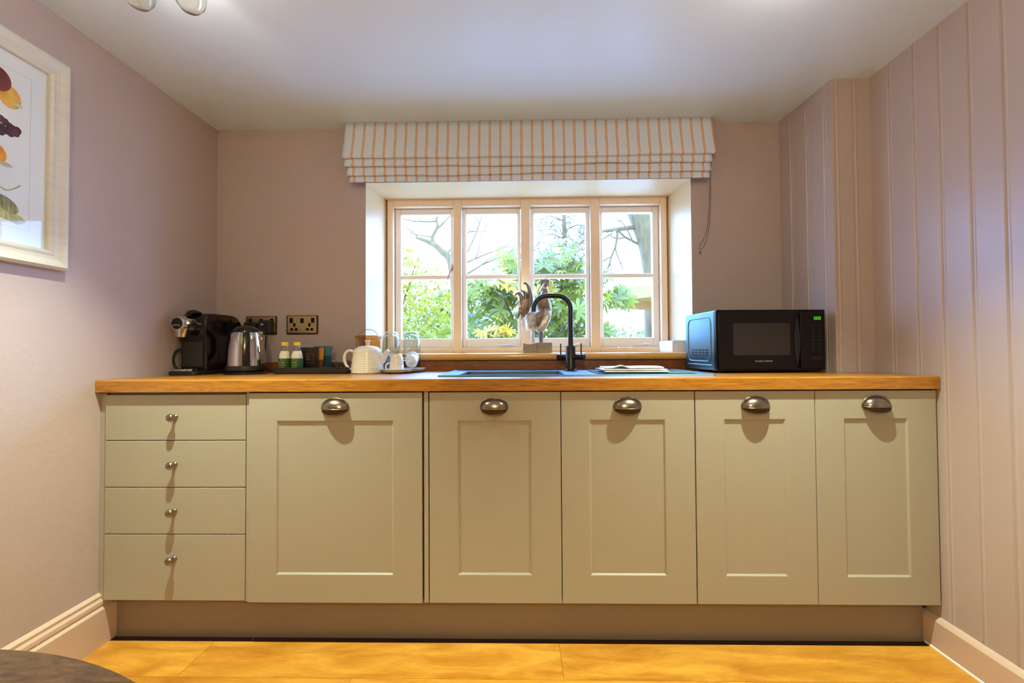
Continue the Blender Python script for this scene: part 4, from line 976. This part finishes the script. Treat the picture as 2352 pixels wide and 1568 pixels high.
bm = tube(B(), spline([aY(998, 565, Yb), aY(993, 545, Yb), aY(1004, 522, Yb), aY(1003, 500, Yb), aY(1010, 470, Yb)], 5), [.045-.0015*i for i in range(21)], 8); obj('branch', bm, m_bark, bt, world=True, smooth=1)
for (x, y), d, l, r in (((1003, 508), (-1, 0, .2), .9, .022), ((1004, 525), (.6, 0, .7), .7, .022), ((995, 545), (-.9, 0, .3), .6, .016), ((1025, 590), (.7, 0, .8), .8, .022), ((1040, 615), (.9, 0, .5), 1.3, .024), ((965, 548), (-.6, 0, .6), .7, .018), ((1052, 640), (1, 0, .45), 1.5, .026), ((1060, 600), (1, 0, .9), 1.5, .02)):
    bm = B(); branches(bm, aY(x, y, Yb), d, l, r, 3, rr); obj('branch', bm, m_bark, bt, world=True, smooth=1)
tt = T('thick_trunk_tree', 'thick grey tree trunk leaning overhead in the right light', 'tree', (2.45, 8.5, -.1))
obj('trunk', tube(B(), spline([(2.62, 8.5, -.1), (2.58, 8.5, 1.4), (2.56, 8.5, 2.4), (2.44, 8.5, 3.1), (2.15, 8.5, 3.9)], 6), [.27-.001*i for i in range(25)], 16), m_bark, tt, world=True, smooth=1)
for p, d, l, r in (((2.3, 8.5, 3.3), (-1, 0, .05), 1.3, .05), ((2.4, 8.5, 2.9), (-.6, 0, .3), .8, .03), ((2.2, 8.5, 3.4), (.8, 0, 1), 1.2, .12)):
    bm = B(); branches(bm, p, d, l, r, 3, rr); obj('branch', bm, m_bark, tt, world=True, smooth=1)
NE = [(0, 0, 0), (.5, .05, 0), (1, 0, -.1), (.5, -.05, 0)]
cf = T('conifer', 'grey-green drooping conifer high behind the third light', 'tree', (1.2, 12.0, -.1))
pts = []
for k in range(52):
    x, z = rr.uniform(.30, 1.85), rr.uniform(3.2, 4.9); y = 12.0+rr.uniform(-.4, .4)
    L_ = rr.uniform(.35, .8)
    for i in range(46): t = i/46; pts.append(Vector((x+.10*math.sin(3*t+k)+rr.gauss(0, .05), y+rr.gauss(0, .05), z-L_*t)))
fol('foliage', leaves(pts, .16, NE, rr, (0, -.9, .1), .8), m_l5, cf)
obj('trunk', tube(B(), [(1.2, 12.3, -.1), (1.2, 12.3, 5.6)], [.12, .04], 10), m_bark, cf, world=True, smooth=1)
for k in range(8):
    z = 3.3+k*.24; obj('branch', tube(B(), spline([(1.2, 12.3, z), (1.2+(-1)**k*.4, 12.1, z+.1), (1.2+(-1)**k*.75, 12.0, z-.1)], 4), [.02-.0018*i for i in range(9)], 6), m_bark, cf, world=True, smooth=1)
# garden parasol
pa = T('garden_parasol', 'beige garden parasol open outside the right light', 'parasol', (2.70, 6.8, -.1))
bm = B(); rim = [(2.70+1.38*math.cos(2*PI*i/8+.25), 6.8+1.38*math.sin(2*PI*i/8+.25), 1.86) for i in range(8)]
rimb = [(x, y, 1.70) for x, y, z in rim]; ap = (2.70, 6.8, 2.42)
va = bm.verts.new(ap); vr = [bm.verts.new(p) for p in rim]; vb = [bm.verts.new(p) for p in rimb]
for i in range(8): j = (i+1) % 8; bm.faces.new((va, vr[i], vr[j])); bm.faces.new((vr[i], vb[i], vb[j], vr[j]))
obj('canopy', bm, leafmat('beige_canvas', (.38, .22, .062), (.42, .24, .068), 0, .5), pa, world=True, solid=.004)
for i in range(8): obj('rib', tube(B(), [(2.70, 6.8, 2.38), (rim[i][0], rim[i][1], 1.83)], .010, 6), mat('parasol_wood', srgb(150, 136, 120), .6), pa, world=True)
obj('pole', tube(B(), [(2.70, 6.8, -.1), (2.70, 6.8, 2.40)], .025, 10), bpy.data.materials['parasol_wood'], pa, world=True)
gp = own('garden_post', box(bx(-.640, -.600, 5.56, 5.60, -.1, 1.40), -.575, -.555, 5.56, 5.60, -.1, 1.40), m_bark, 'weathered wooden trellis post low in the second light', 'post')
